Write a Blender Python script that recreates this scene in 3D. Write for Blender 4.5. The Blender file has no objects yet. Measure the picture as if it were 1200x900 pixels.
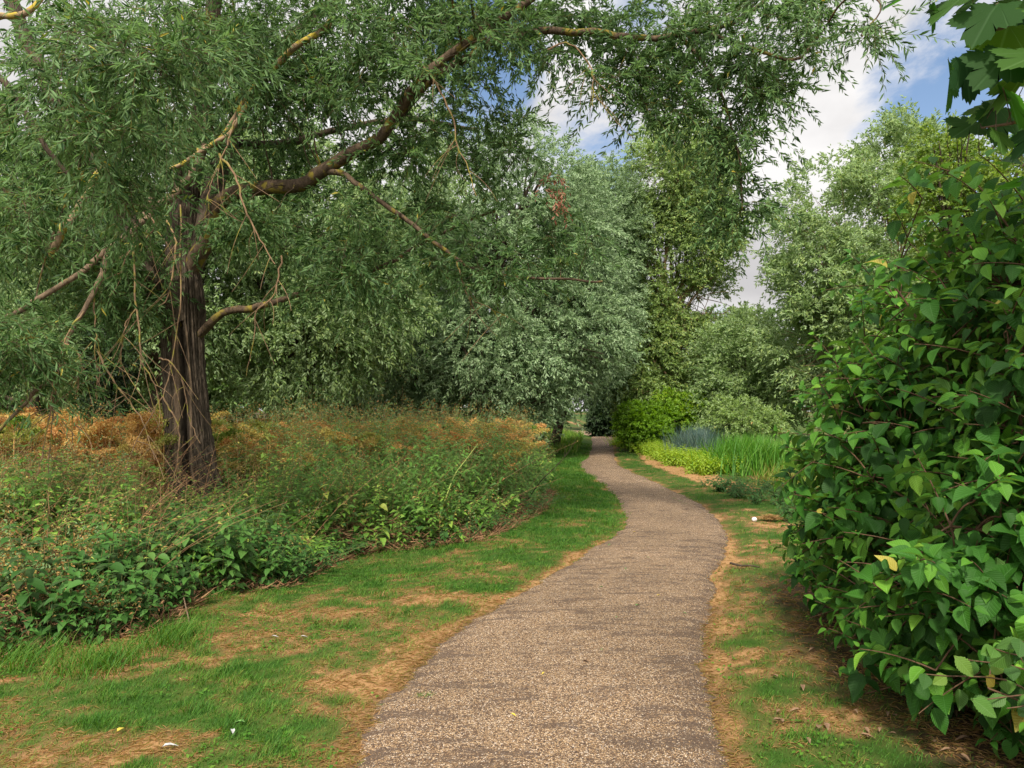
import bpy, math, numpy as np
from math import radians, pi
rng = np.random.default_rng(11)
sc = bpy.context.scene
COL = sc.collection
FPX, PITCH, EYE = 850.0, math.atan(30/850.0), 1.6

# ------------------------------------------------------------------ helpers
def P(u, v, d):
    """world point on the sight line of photo pixel (u,v) at distance d ahead"""
    c, s = math.cos(PITCH), math.sin(PITCH)
    a, b = (u-600)/FPX, (450-v)/FPX
    y, z, x = c-b*s, s+b*c, a
    return np.array([x/y*d, d, EYE+z/y*d])
def G(u, v):
    d = EYE*FPX/(v-480.0)
    p = P(u, v, d); p[2] = 0
    return p
def nrm(a):
    return a/np.maximum(np.linalg.norm(a, axis=-1, keepdims=True), 1e-9)
def U(a, b, n=None): return rng.uniform(a, b, n)
def hash2(ix, iy, seed):
    h = (ix.astype(np.int64)*374761393 + iy.astype(np.int64)*668265263 + seed*69069) & 0xffffffff
    h = ((h ^ (h >> 13))*1274126177) & 0xffffffff
    return ((h ^ (h >> 16)) & 0xffff)/65535.0
def vnoise(x, y, seed=0):
    x = np.asarray(x, float); y = np.asarray(y, float)
    ix, iy = np.floor(x), np.floor(y); fx, fy = x-ix, y-iy
    fx = fx*fx*(3-2*fx); fy = fy*fy*(3-2*fy)
    a, b = hash2(ix, iy, seed), hash2(ix+1, iy, seed)
    c, d = hash2(ix, iy+1, seed), hash2(ix+1, iy+1, seed)
    return (a*(1-fx)+b*fx)*(1-fy)+(c*(1-fx)+d*fx)*fy
def fbm(x, y, seed=0, o=4):
    s, a, t = 0, .5, 0
    for k in range(o):
        s = s+a*vnoise(x*2**k, y*2**k, seed+k*7); t += a; a *= .5
    return s/t
def noise3(p, sc_, seed=0):
    q = p*sc_
    return (vnoise(q[..., 0]+q[..., 2]*.61, q[..., 1]-q[..., 2]*.47, seed)+vnoise(q[..., 2]*1.1+5, q[..., 0]-q[..., 1]*.5, seed+3))*.5
def smooth(a, b, x):
    t = np.clip((x-a)/(b-a), 0, 1); return t*t*(3-2*t)
def rand_dir(n):
    v = rng.normal(size=(n, 3)); return nrm(v)

class Acc:
    """collects vertices and faces of one mesh"""
    def __init__(s): s.v, s.f3, s.f4, s.t, s.uv, s.n = [], [], [], [], [], 0
    def add(s, v, f3=None, f4=None, t=0.5, uv=None):
        v = np.asarray(v, float).reshape(-1, 3); k = len(v)
        s.v.append(v)
        s.t.append(np.broadcast_to(np.asarray(t, float), (k,)))
        s.uv.append(np.zeros((k, 2)) if uv is None else np.asarray(uv, float).reshape(-1, 2))
        if f3 is not None and len(f3): s.f3.append(np.asarray(f3, int).reshape(-1, 3)+s.n)
        if f4 is not None and len(f4): s.f4.append(np.asarray(f4, int).reshape(-1, 4)+s.n)
        s.n += k
    def mesh(s, name, off=(0, 0, 0), smooth_=True):
        me = bpy.data.meshes.new(name)
        v = np.concatenate(s.v)-np.asarray(off)
        f3 = np.concatenate(s.f3) if s.f3 else np.zeros((0, 3), int)
        f4 = np.concatenate(s.f4) if s.f4 else np.zeros((0, 4), int)
        loops = np.concatenate([f3.ravel(), f4.ravel()]).astype(np.int32)
        n3, n4 = len(f3), len(f4)
        me.vertices.add(len(v)); me.vertices.foreach_set('co', v.astype(np.float32).ravel())
        me.loops.add(len(loops)); me.loops.foreach_set('vertex_index', loops)
        me.polygons.add(n3+n4)
        st = np.concatenate([np.arange(n3)*3, n3*3+np.arange(n4)*4]).astype(np.int32)
        me.polygons.foreach_set('loop_start', st)
        me.update(calc_edges=True)
        if smooth_: me.polygons.foreach_set('use_smooth', np.ones(n3+n4, bool))
        a = me.attributes.new('tint', 'FLOAT', 'POINT'); a.data.foreach_set('value', np.concatenate(s.t).astype(np.float32))
        uv = np.concatenate(s.uv).astype(np.float32)
        b = me.attributes.new('luv', 'FLOAT2', 'POINT'); b.data.foreach_set('vector', uv.ravel())
        return me

def obj(name, acc, mat, parent=None, off=None, sm=True):
    if off is None: off = tuple(parent.location) if parent is not None else (0, 0, 0)
    me = acc.mesh(name, off, sm) if isinstance(acc, Acc) else acc
    if mat: me.materials.clear(); me.materials.append(mat)
    o = bpy.data.objects.new(name, me); COL.objects.link(o)
    if parent is not None: o.parent = parent
    return o
def thing(name, label, cat, loc=(0, 0, 0), group=None):
    o = bpy.data.objects.new(name, None); COL.objects.link(o)
    o.location = tuple(float(c) for c in loc); o.empty_display_size = .2
    return tag(o, label, cat, group)
def tag(o, label, cat=None, group=None, kind=None):
    if label: o['label'] = label
    if cat: o['category'] = cat
    if group: o['group'] = group
    if kind: o['kind'] = kind
    return o
def dup(root, loc, rot=0, scale=1, label=None):
    r = root.copy(); COL.objects.link(r); r.location = tuple(float(c) for c in loc)
    r.rotation_euler = (0, 0, rot); r.scale = (scale,)*3 if np.isscalar(scale) else scale
    if label: r['label'] = label
    for ch in list(root.children):
        c = ch.copy(); COL.objects.link(c); c.parent = r
    return r

# leaf templates: (across, along, up)
def tmpl_simple(fold=.14, droop=.12):
    v = np.array([(0, 0, 0, 0), (-.5, .42, 0, .35), (0, 1, -droop, 0), (.5, .42, 0, .35)], float)
    return v, np.array([(0, 3, 2), (0, 2, 1)]), None
def tmpl_rows(prof, fold=.15, droop=.3, wave=.0):
    ts = [p[0] for p in prof]; v, uv = [(0, 0, 0, 0)], [(0, 0)]
    z = lambda t: -droop*t*t
    for k, (t, w) in enumerate(prof):
        wv = wave*(1 if k % 2 else -1)
        v += [(-w/2, t, z(t), fold*w*1.6+wv), (0, t, z(t), 0), (w/2, t, z(t), fold*w*1.6-wv)]
        uv += [(-w, t), (0, t), (w, t)]
    v.append((0, 1, z(1), 0)); uv.append((0, 1))
    f3 = [(0, 2, 1), (0, 3, 2)]; f4 = []
    m = len(prof)
    for k in range(m-1):
        a = 1+3*k; b = a+3
        f4 += [(a, a+1, b+1, b), (a+1, a+2, b+2, b+1)]
    a = 1+3*(m-1); e = a+3
    f3 += [(a, a+1, e), (a+1, a+2, e)]
    return np.array(v, float), np.array(f3), np.array(f4), np.array(uv, float)
def tmpl_fan(outline, droop=.2, fold=.12, center=(0, .35)):
    o = np.array(outline, float); n = len(o)
    pts = np.vstack([[(0, 0)], [center], o])
    z = -droop*pts[:, 1]**2; z[0] = 0
    v = np.column_stack([pts[:, 0], pts[:, 1], z, fold*np.abs(pts[:, 0])])
    f3 = [(1, 2+k+1, 2+k) for k in range(n-1)]+[(1, 2, 0), (0, 2+n-1, 1)]
    uv = np.column_stack([pts[:, 0]*2, pts[:, 1]])
    return v, np.array(f3), None, uv
T_S = tmpl_simple()
T_W = tmpl_rows([(.3, .9), (.62, .75)], fold=.22, droop=.16)
T_OV = tmpl_rows([(.06, .38), (.22, .86), (.42, 1.), (.62, .86), (.82, .42)], fold=.16, droop=.3, wave=.012)
T_OV2 = tmpl_rows([(.2, .85), (.5, .9), (.8, .4)], fold=.2, droop=.25)
def serr(w0, tip, teeth=9, depth=.06):
    pts = []
    for s in (-1, 1):
        side = []
        for k in range(teeth*2+1):
            t = k/(teeth*2.)
            w = w0*math.sin(pi*min(1, t*.98+.0)**.75)*.5+ (0.03 if t < .99 else 0)
            if k % 2: w *= (1-depth*2)
            side.append((s*w, t*1.0-(0 if k % 2 == 0 else -.01)-(.1 if t < .02 else 0)))
        pts += side if s < 0 else side[::-1]
    return pts
T_HAZ = tmpl_fan(serr(1.05, 1, 9, .07), droop=.25, fold=.1)
def lobed():
    # five pointed lobes with teeth, sycamore like; angle measured from the midrib
    lobes = [(-128, .50), (-60, .70), (0, .86), (60, .70), (128, .50)]
    pts = []
    for i, (a, r) in enumerate(lobes):
        for da, k in ((-27, .66), (-19, .86), (-15, .80), (-8, .93), (-5, .88), (0, 1), (5, .88), (8, .93), (15, .80), (19, .86), (27, .66)):
            q = radians(a+da); pts.append((math.sin(q)*r*k, .28+math.cos(q)*r*k*.78))
        if i < 4:
            am = radians((a+lobes[i+1][0])/2.); pts.append((math.sin(am)*.50, .28+math.cos(am)*.46))
    return pts
T_SYC = tmpl_fan(lobed(), droop=.22, fold=.12, center=(0, .28))

def leaves(acc, base, direc, up, L, W, tint, T=T_S):
    """one leaf of template T per row"""
    v0, f3, f4 = T[0], T[1], T[2]; uv0 = T[3] if len(T) > 3 else v0[:, :2]
    n, k = len(base), len(v0)
    if n == 0: return
    y = nrm(direc); x = nrm(np.cross(y, up)); z = np.cross(x, y)
    L = np.broadcast_to(L, (n,))[:, None, None]; W = np.broadcast_to(W, (n,))[:, None, None]
    v = base[:, None, :]+x[:, None, :]*v0[None, :, 0:1]*W+y[:, None, :]*v0[None, :, 1:2]*L+z[:, None, :]*(v0[None, :, 2:3]*L+v0[None, :, 3:4]*W)
    off = (np.arange(n)*k)[:, None, None]
    acc.add(v.reshape(-1, 3), (f3[None]+off).reshape(-1, 3), None if f4 is None else (f4[None]+off).reshape(-1, 4),
            np.repeat(np.broadcast_to(tint, (n,)), k), np.tile(uv0, (n, 1)))
def tubes(acc, pts, rad, sides=4, tint=.5, cap=False):
    """pts (N,K,3), rad (N,K)"""
    pts = np.asarray(pts, float); N, K, _ = pts.shape; rad = np.broadcast_to(rad, (N, K))
    t = np.empty_like(pts); t[:, 1:-1] = pts[:, 2:]-pts[:, :-2]; t[:, 0] = pts[:, 1]-pts[:, 0]; t[:, -1] = pts[:, -1]-pts[:, -2]
    t = nrm(t); m = np.abs(nrm(pts[:, -1]-pts[:, 0]))
    ref = np.eye(3)[np.argmin(m, axis=1)][:, None, :]
    a = nrm(np.cross(t, ref)); b = np.cross(t, a)
    th = np.arange(sides)*2*pi/sides
    ring = a[:, :, None, :]*np.cos(th)[None, None, :, None]+b[:, :, None, :]*np.sin(th)[None, None, :, None]
    v = pts[:, :, None, :]+ring*rad[:, :, None, None]
    i = np.arange(N)[:, None, None]*K*sides; k = np.arange(K-1)[None, :, None]*sides; s = np.arange(sides)[None, None, :]; s2 = (s+1) % sides
    f = np.stack([i+k+s, i+k+s2, i+k+sides+s2, i+k+sides+s], -1).reshape(-1, 4)
    tt = np.broadcast_to(np.asarray(tint, float), (N,)) if np.ndim(tint) else np.full(N, tint)
    acc.add(v.reshape(-1, 3), None, f, np.repeat(tt, K*sides), None)
def spline(pts, n):
    p = np.asarray(pts, float); p = np.vstack([2*p[0]-p[1], p, 2*p[-1]-p[-2]])
    m = len(p)-3; t = np.linspace(0, m-1e-6, n); i = t.astype(int); f = (t-i)[:, None]
    a, b, c, d = p[i], p[i+1], p[i+2], p[i+3]
    return .5*((2*b)+(-a+c)*f+(2*a-5*b+4*c-d)*f**2+(-a+3*b-3*c+d)*f**3)
def bezier(a, b, c, n):
    """a,b,c (N,3) -> (N,n,3)"""
    t = np.linspace(0, 1, n)[None, :, None]
    return a[:, None]*(1-t)**2+2*b[:, None]*t*(1-t)+c[:, None]*t*t

# ------------------------------------------------------------------ materials
def new_mat(name):
    m = bpy.data.materials.new(name); m.use_nodes = True; nt = m.node_tree; nt.nodes.clear()
    o = nt.nodes.new('ShaderNodeOutputMaterial'); return m, nt, o
def ramp(nt, stops, interp='LINEAR'):
    r = nt.nodes.new('ShaderNodeValToRGB'); r.color_ramp.interpolation = interp
    e = r.color_ramp.elements
    while len(e) < len(stops): e.new(.5)
    for k, (p, c) in enumerate(stops): e[k].position = p; e[k].color = (*c, 1)
    return r
def leaf_mat(name, stops, under=None, trans=.3, rough=.5, spec=.35, veins=False, noise=True):
    m, nt, out = new_mat(name); N, Lk = nt.nodes.new, nt.links.new
    at = N('ShaderNodeAttribute'); at.attribute_name = 'tint'
    r = ramp(nt, stops); Lk(at.outputs['Fac'], r.inputs[0]); col = r.outputs[0]
    if under:
        g = N('ShaderNodeNewGeometry'); mx = N('ShaderNodeMix'); mx.data_type = 'RGBA'
        Lk(g.outputs['Backfacing'], mx.inputs[0]); Lk(col, mx.inputs[6]); mx.inputs[7].default_value = (*under, 1); col = mx.outputs[2]
    bs = N('ShaderNodeBsdfPrincipled'); bs.inputs['Roughness'].default_value = rough
    bs.inputs['Specular IOR Level'].default_value = spec
    if veins:
        uv = N('ShaderNodeAttribute'); uv.attribute_name = 'luv'
        sp = N('ShaderNodeSeparateXYZ'); Lk(uv.outputs['Vector'], sp.inputs[0])
        ab = N('ShaderNodeMath'); ab.operation = 'ABSOLUTE'; Lk(sp.outputs[0], ab.inputs[0])
        if veins == 'palm':
            an = N('ShaderNodeMath'); an.operation = 'ARCTAN2'; Lk(ab.outputs[0], an.inputs[0]); y2 = N('ShaderNodeMath'); y2.operation = 'MULTIPLY'; y2.inputs[1].default_value = 2; Lk(sp.outputs[1], y2.inputs[0]); Lk(y2.outputs[0], an.inputs[1])
        pw = N('ShaderNodeMath'); pw.operation = 'POWER'; Lk(ab.outputs[0], pw.inputs[0]); pw.inputs[1].default_value = .75
        ma = N('ShaderNodeMath'); ma.operation = 'MULTIPLY_ADD'; Lk(pw.outputs[0], ma.inputs[0]); ma.inputs[1].default_value = -.34; Lk(sp.outputs[1], ma.inputs[2])
        ml = N('ShaderNodeMath'); ml.operation = 'MULTIPLY'; Lk(ma.outputs[0], ml.inputs[0]); ml.inputs[1].default_value = 9.5
        fr = N('ShaderNodeMath'); fr.operation = 'FRACT'; Lk(ml.outputs[0], fr.inputs[0])
        pp = N('ShaderNodeMath'); pp.operation = 'PINGPONG'; Lk(fr.outputs[0], pp.inputs[0]); pp.inputs[1].default_value = .5
        mr = N('ShaderNodeMapRange'); Lk(pp.outputs[0], mr.inputs[0]); mr.inputs[1].default_value = 0; mr.inputs[2].default_value = .22
        if veins == 'palm':
            nt.links.remove(ml.inputs[0].links[0]); Lk(an.outputs[0], ml.inputs[0]); ml.inputs[1].default_value = 1.65; mr.inputs[2].default_value = .05
        mid = N('ShaderNodeMapRange'); Lk(ab.outputs[0], mid.inputs[0]); mid.inputs[1].default_value = .015; mid.inputs[2].default_value = .07
        mn = N('ShaderNodeMath'); mn.operation = 'MINIMUM'; Lk(mr.outputs[0], mn.inputs[0]); Lk(mid.outputs[0], mn.inputs[1])
        mx = N('ShaderNodeMix'); mx.data_type = 'RGBA'; Lk(mn.outputs[0], mx.inputs[0])
        hs = N('ShaderNodeHueSaturation'); Lk(col, hs.inputs['Color']); hs.inputs['Value'].default_value = 1.35; hs.inputs['Saturation'].default_value = .9
        Lk(hs.outputs[0], mx.inputs[6]); Lk(col, mx.inputs[7]); col = mx.outputs[2]
        bp = N('ShaderNodeBump'); bp.inputs['Strength'].default_value = .55; bp.inputs['Distance'].default_value = .003; Lk(mn.outputs[0], bp.inputs['Height'])
        Lk(bp.outputs[0], bs.inputs['Normal'])
    Lk(col, bs.inputs['Base Color'])
    tr = N('ShaderNodeBsdfTranslucent')
    h2 = N('ShaderNodeHueSaturation'); h2.inputs['Hue'].default_value = .485; h2.inputs['Saturation'].default_value = 1.15; h2.inputs['Value'].default_value = 1.7
    Lk(col, h2.inputs['Color']); Lk(h2.outputs[0], tr.inputs['Color'])
    ms = N('ShaderNodeMixShader'); ms.inputs[0].default_value = trans
    Lk(bs.outputs[0], ms.inputs[1]); Lk(tr.outputs[0], ms.inputs[2]); Lk(ms.outputs[0], out.inputs['Surface'])
    return m
def bark_mat(name, dark, light, lichen=None, lich=.5, scale=6, stretch=.18, bump=.5, wood=None):
    m, nt, out = new_mat(name); N, Lk = nt.nodes.new, nt.links.new
    tc = N('ShaderNodeTexCoord'); mp = N('ShaderNodeMapping'); mp.inputs['Scale'].default_value = (1, 1, stretch); Lk(tc.outputs['Object'], mp.inputs[0])
    n1 = N('ShaderNodeTexNoise'); n1.inputs['Scale'].default_value = scale*3; n1.inputs['Detail'].default_value = 8; n1.inputs['Roughness'].default_value = .65; Lk(mp.outputs[0], n1.inputs['Vector'])
    r = ramp(nt, [(.3, dark), (.5, tuple((a+b)*.5 for a, b in zip(dark, light))), (.72, light)]); Lk(n1.outputs[0], r.inputs[0]); col = r.outputs[0]
    if wood:
        at = N('ShaderNodeAttribute'); at.attribute_name = 'tint'
        wr = ramp(nt, [(.5, (0, 0, 0)), (.9, (1, 1, 1))]); Lk(at.outputs['Fac'], wr.inputs[0])
        mw = N('ShaderNodeMix'); mw.data_type = 'RGBA'; Lk(wr.outputs[0], mw.inputs[0]); Lk(col, mw.inputs[6]); mw.inputs[7].default_value = (*wood, 1)
        mm = N('ShaderNodeMath'); mm.operation = 'MULTIPLY'; Lk(wr.outputs[0], mm.inputs[0]); Lk(n1.outputs[0], mm.inputs[1]); Lk(mm.outputs[0], mw.inputs[0])
        col = mw.outputs[2]
    if lichen:
        n2 = N('ShaderNodeTexNoise'); n2.inputs['Scale'].default_value = 7; n2.inputs['Detail'].default_value = 6; Lk(tc.outputs['Object'], n2.inputs['Vector'])
        rr = ramp(nt, [(lich, (0, 0, 0)), (lich+.1, (1, 1, 1))]); Lk(n2.outputs[0], rr.inputs[0])
        ml = N('ShaderNodeMix'); ml.data_type = 'RGBA'; Lk(rr.outputs[0], ml.inputs[0]); Lk(col, ml.inputs[6]); ml.inputs[7].default_value = (*lichen, 1); col = ml.outputs[2]
    bs = N('ShaderNodeBsdfPrincipled'); bs.inputs['Roughness'].default_value = .9; bs.inputs['Specular IOR Level'].default_value = .15
    bp = N('ShaderNodeBump'); bp.inputs['Strength'].default_value = bump; bp.inputs['Distance'].default_value = .03; Lk(n1.outputs[0], bp.inputs['Height']); Lk(bp.outputs[0], bs.inputs['Normal'])
    Lk(col, bs.inputs['Base Color']); Lk(bs.outputs[0], out.inputs['Surface'])
    return m
def plain_mat(name, col, rough=.8):
    m, nt, out = new_mat(name); N, Lk = nt.nodes.new, nt.links.new
    tc = N('ShaderNodeTexCoord'); n = N('ShaderNodeTexNoise'); n.inputs['Scale'].default_value = 60; Lk(tc.outputs['Object'], n.inputs['Vector'])
    r = ramp(nt, [(.35, tuple(c*.7 for c in col)), (.65, tuple(min(1, c*1.15) for c in col))]); Lk(n.outputs[0], r.inputs[0])
    b = N('ShaderNodeBsdfPrincipled'); b.inputs['Roughness'].default_value = rough; Lk(r.outputs[0], b.inputs['Base Color']); Lk(b.outputs[0], out.inputs['Surface'])
    return m

M = {}
M['willow_leaf'] = leaf_mat('willow_leaf', [(0, (.020, .058, .014)), (.5, (.052, .115, .031)), (.85, (.12, .20, .06)), (.95, (.22, .27, .06)), (1, (.40, .34, .06))], under=(.13, .23, .085), trans=.36, rough=.5, spec=.25)
M['silver_leaf'] = leaf_mat('silver_leaf', [(0, (.06, .12, .045)), (.5, (.13, .22, .09)), (1, (.26, .36, .17))], under=(.26, .36, .20), trans=.28, rough=.6)
M['mid_leaf'] = leaf_mat('mid_leaf', [(0, (.05, .11, .022)), (.5, (.11, .20, .04)), (1, (.21, .30, .08))], under=(.17, .26, .10), trans=.3)
M['olive_leaf'] = leaf_mat('olive_leaf', [(0, (.09, .165, .035)), (.5, (.18, .28, .06)), (.85, (.29, .39, .10)), (.95, (.38, .39, .11)), (1, (.42, .28, .09))], under=(.25, .35, .14), trans=.3)
M['pale_leaf'] = leaf_mat('pale_leaf', [(0, (.07, .14, .04)), (.5, (.16, .26, .07)), (1, (.30, .38, .13))], under=(.26, .36, .17), trans=.32)
M['bright_leaf'] = leaf_mat('bright_leaf', [(0, (.12, .24, .015)), (.5, (.17, .31, .03)), (1, (.34, .44, .06))], trans=.4)
M['lime_leaf'] = leaf_mat('lime_leaf', [(0, (.07, .14, .02)), (.5, (.16, .25, .045)), (1, (.30, .38, .10))], trans=.4)
M['dark_leaf'] = leaf_mat('dark_leaf', [(0, (.015, .035, .012)), (.6, (.03, .06, .02)), (1, (.06, .10, .03))], trans=.2)
M['dogwood_leaf'] = leaf_mat('dogwood_leaf', [(0, (.010, .045, .004)), (.45, (.030, .118, .009)), (.8, (.10, .26, .018)), (.96, (.17, .34, .03)), (1, (.34, .30, .05))], under=(.08, .18, .035), trans=.30, rough=.55, spec=.22, veins=True)
M['hazel_leaf'] = leaf_mat('hazel_leaf', [(0, (.025, .08, .015)), (.6, (.07, .17, .02)), (.85, (.17, .25, .03)), (1, (.42, .34, .05))], trans=.35, veins=True)
M['sycamore_leaf'] = leaf_mat('sycamore_leaf', [(0, (.02, .06, .02)), (.5, (.045, .11, .022)), (1, (.10, .20, .03))], under=(.035, .11, .02), trans=.5, rough=.65, spec=.12, veins='palm')
M['nettle_leaf'] = leaf_mat('nettle_leaf', [(0, (.028, .085, .016)), (.5, (.06, .16, .028)), (.85, (.10, .20, .045)), (.95, (.28, .30, .04)), (1, (.45, .38, .04))], under=(.10, .17, .08), trans=.28, rough=.6, spec=.25)
M['weed_leaf'] = leaf_mat('weed_leaf', [(0, (.05, .12, .018)), (.35, (.10, .23, .03)), (.65, (.19, .33, .05)), (.8, (.36, .40, .08)), (.9, (.42, .29, .09)), (1, (.32, .16, .06))], under=(.16, .26, .10), trans=.3, rough=.55)
M['bracken'] = leaf_mat('bracken', [(0, (.12, .22, .03)), (.3, (.38, .36, .09)), (.6, (.60, .40, .14)), (1, (.50, .27, .10))], trans=.25, rough=.7, spec=.15)
M['grass'] = leaf_mat('grass', [(0, (.03, .10, .012)), (.4, (.07, .18, .018)), (.62, (.13, .21, .03)), (.75, (.22, .19, .05)), (.88, (.31, .19, .075)), (1, (.44, .28, .13))], trans=.25, rough=.6, spec=.2)
M['reed'] = leaf_mat('reed', [(0, (.05, .16, .02)), (.5, (.10, .26, .03)), (1, (.30, .36, .08))], trans=.3, rough=.5)
M['blue_reed'] = leaf_mat('blue_reed', [(0, (.05, .10, .09)), (.5, (.09, .16, .14)), (1, (.19, .24, .19))], trans=.2, rough=.6)
M['willow_bark'] = bark_mat('willow_bark', (.016, .013, .010), (.14, .108, .078), None, .56, 13, .22, .9, wood=(.27, .185, .12))
M['limb_bark'] = bark_mat('limb_bark', (.03, .022, .014), (.15, .105, .07), (.20, .16, .03), .53, 8, .5, .5)
M['lichen_bark'] = bark_mat('lichen_bark', (.14, .10, .06), (.34, .24, .15), (.36, .28, .04), .48, 8, .5, .4)
M['pale_bark'] = bark_mat('pale_bark', (.07, .05, .035), (.27, .19, .125), (.30, .24, .06), .6, 8, .5, .4)
M['dead_twig'] = bark_mat('dead_twig', (.13, .08, .05), (.33, .22, .13), (.26, .23, .05), .52, 8, .5, .3)
M['dark_bark'] = bark_mat('dark_bark', (.02, .015, .012), (.10, .075, .05), None, .6, 6, .3, .4)
M['tan_bark'] = bark_mat('tan_bark', (.12, .08, .045), (.34, .23, .13), None, .6, 6, .3, .4)
M['stem'] = bark_mat('stem', (.10, .12, .035), (.24, .22, .08), None, .6, 20, .2, .2)
M['red_stem'] = bark_mat('red_stem', (.05, .03, .02), (.15, .09, .05), None, .6, 20, .2, .2)
M['dry_stem'] = bark_mat('dry_stem', (.14, .075, .04), (.36, .21, .11), None, .6, 20, .2, .2)

# ------------------------------------------------------------------ path and ground
left_px = [(413, 890), (437, 827), (477, 787), (533, 740), (600, 697), (667, 660), (713, 630), (733, 616), (734, 602), (725, 582), (707, 567), (684, 552), (679, 543), (690, 535), (694, 520), (693, 511)]
right_px = [(866, 900), (840, 847), (824, 800), (820, 760), (830, 710), (838, 667), (851, 640), (854, 620), (838, 604), (815, 588), (790, 575), (750, 557), (722, 544), (720, 532), (718, 520), (717, 511)]
def edge(px):
    g = np.array([G(*p) for p in px]); y = g[:, 1]; x = g[:, 0]
    o = np.argsort(y); return y[o], x[o]
LY, LX = edge(left_px); RY, RX = edge(right_px)
LY = np.concatenate([[-12, 1.0], LY, [52, 70, 120]]); LX = np.concatenate([[-1.0, -.86], LX, [4.2, .5, -16]])
RY = np.concatenate([[-12, 1.0], RY, [54, 72, 120]]); RX = np.concatenate([[.95, .98], RX, [5.4, 2.0, -14]])
def xl(y): return np.interp(y, LY, LX)+(fbm(np.asarray(y)*1.4, np.asarray(y)*0+3, 5)-.5)*.12+(fbm(np.asarray(y)*9, np.asarray(y)*0, 6, 3)-.5)*.10
def xr(y): return np.interp(y, RY, RX)+(fbm(np.asarray(y)*1.4, np.asarray(y)*0+9, 8)-.5)*.12+(fbm(np.asarray(y)*9, np.asarray(y)*0+4, 9, 3)-.5)*.10
TY = np.array([-12, 0, 4.3, 4.75, 5.2, 6.2, 6.5, 8., 8.8, 11.3, 13.6, 22.7, 45, 90]); TX = np.array([-6, -4.2, -3.5, -3.2, -2.6, -2.7, -2.1, -1.85, -.45, .35, .62, 1.4, 3.2, -10])
def xt(y): return np.interp(y, TY, TX)
def gz(x, y):
    x = np.asarray(x, float); y = np.asarray(y, float)
    dp = np.maximum(np.maximum(xl(y)-x, x-xr(y)), 0)      # distance from the path
    z = (fbm(x*.5, y*.5, 21)-.5)*.10*smooth(.1, 2, dp)+(fbm(x*3, y*3, 22)-.5)*.035*smooth(.02, .4, dp)
    z = z+.03*smooth(.0, .35, dp)-.012
    z = z-1.1*smooth(3.2, 8, x-xr(y))*smooth(9, 16, y)*(1-smooth(60, 90, y))*.55    # the bank falls away to the stream on the right
    return z
def dry_fn(x, y):
    L = x < (xl(y)+xr(y))/2
    dl = np.where(L, xl(y)-x, x-xr(y))
    n = fbm(x*1.6+y*.35, y*2.6, 31); n2 = fbm(x*11, y*13, 32, 3)
    base = np.where(L, .45-.22*smooth(5, 8.5, y)-.18*smooth(9, 13, y), .43-.10*smooth(6, 9, y)-.12*smooth(9, 14, y))
    d = base+(n-.5)*1.15+(n2-.5)*1.15
    d = d+.65*(1-smooth(.02, np.where(L, .20, .15), dl+(n2-.5)*.4))*np.where(y < 9, 1, .55)
    strip = (~L)*smooth(.75, 1.0, dl)*(1-smooth(1.5, 1.9, dl))*smooth(13, 16, y)*(1-smooth(28, 34, y))
    return np.clip(d+strip*.9, 0, 1)
def soil_fn(x, y):
    L = x < (xl(y)+xr(y))/2
    n2 = fbm(x*4, y*4, 41, 3)
    dl = np.where(L, xl(y)-x, x-xr(y))
    s = np.where(L, smooth(-.1, .35, xt(y)-x+(n2-.5)*.3)*.8, smooth(1.4, 2.1, x-(y-3.2)*.16+(n2-.5)*.8)*(1-smooth(6.4, 7.4, y)))
    return np.clip(s+.7*(1-smooth(.0, .12, dl+(n2-.5)*.12))*(y < 6), 0, 1)

def warp(lo, hi, step, far):
    c = list(np.arange(lo, hi+1e-6, step)); s = step; a = c[-1]
    while a < far: s *= 1.25; a += s; c.append(a)
    s = step; a = c[0]
    while a > -far: s *= 1.25; a -= s; c.insert(0, a)
    return np.array(c)
gx = warp(-6, 6, .07, 600); gy = warp(1.5, 22, .08, 600)
X, Y = np.meshgrid(gx, gy)
Z = gz(X, Y)
inside = (X > xl(Y)+.02) & (X < xr(Y)-.02)
Z = np.where(inside, -.02, Z)
nx, ny = len(gx), len(gy)
idx = np.arange(nx*ny).reshape(ny, nx)
F = np.stack([idx[:-1, :-1], idx[:-1, 1:], idx[1:, 1:], idx[1:, :-1]], -1).reshape(-1, 4)
a = Acc(); a.add(np.stack([X, Y, Z], -1).reshape(-1, 3), None, F, dry_fn(X, Y).ravel(), np.stack([soil_fn(X, Y).ravel(), X.ravel()*0], -1))
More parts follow.
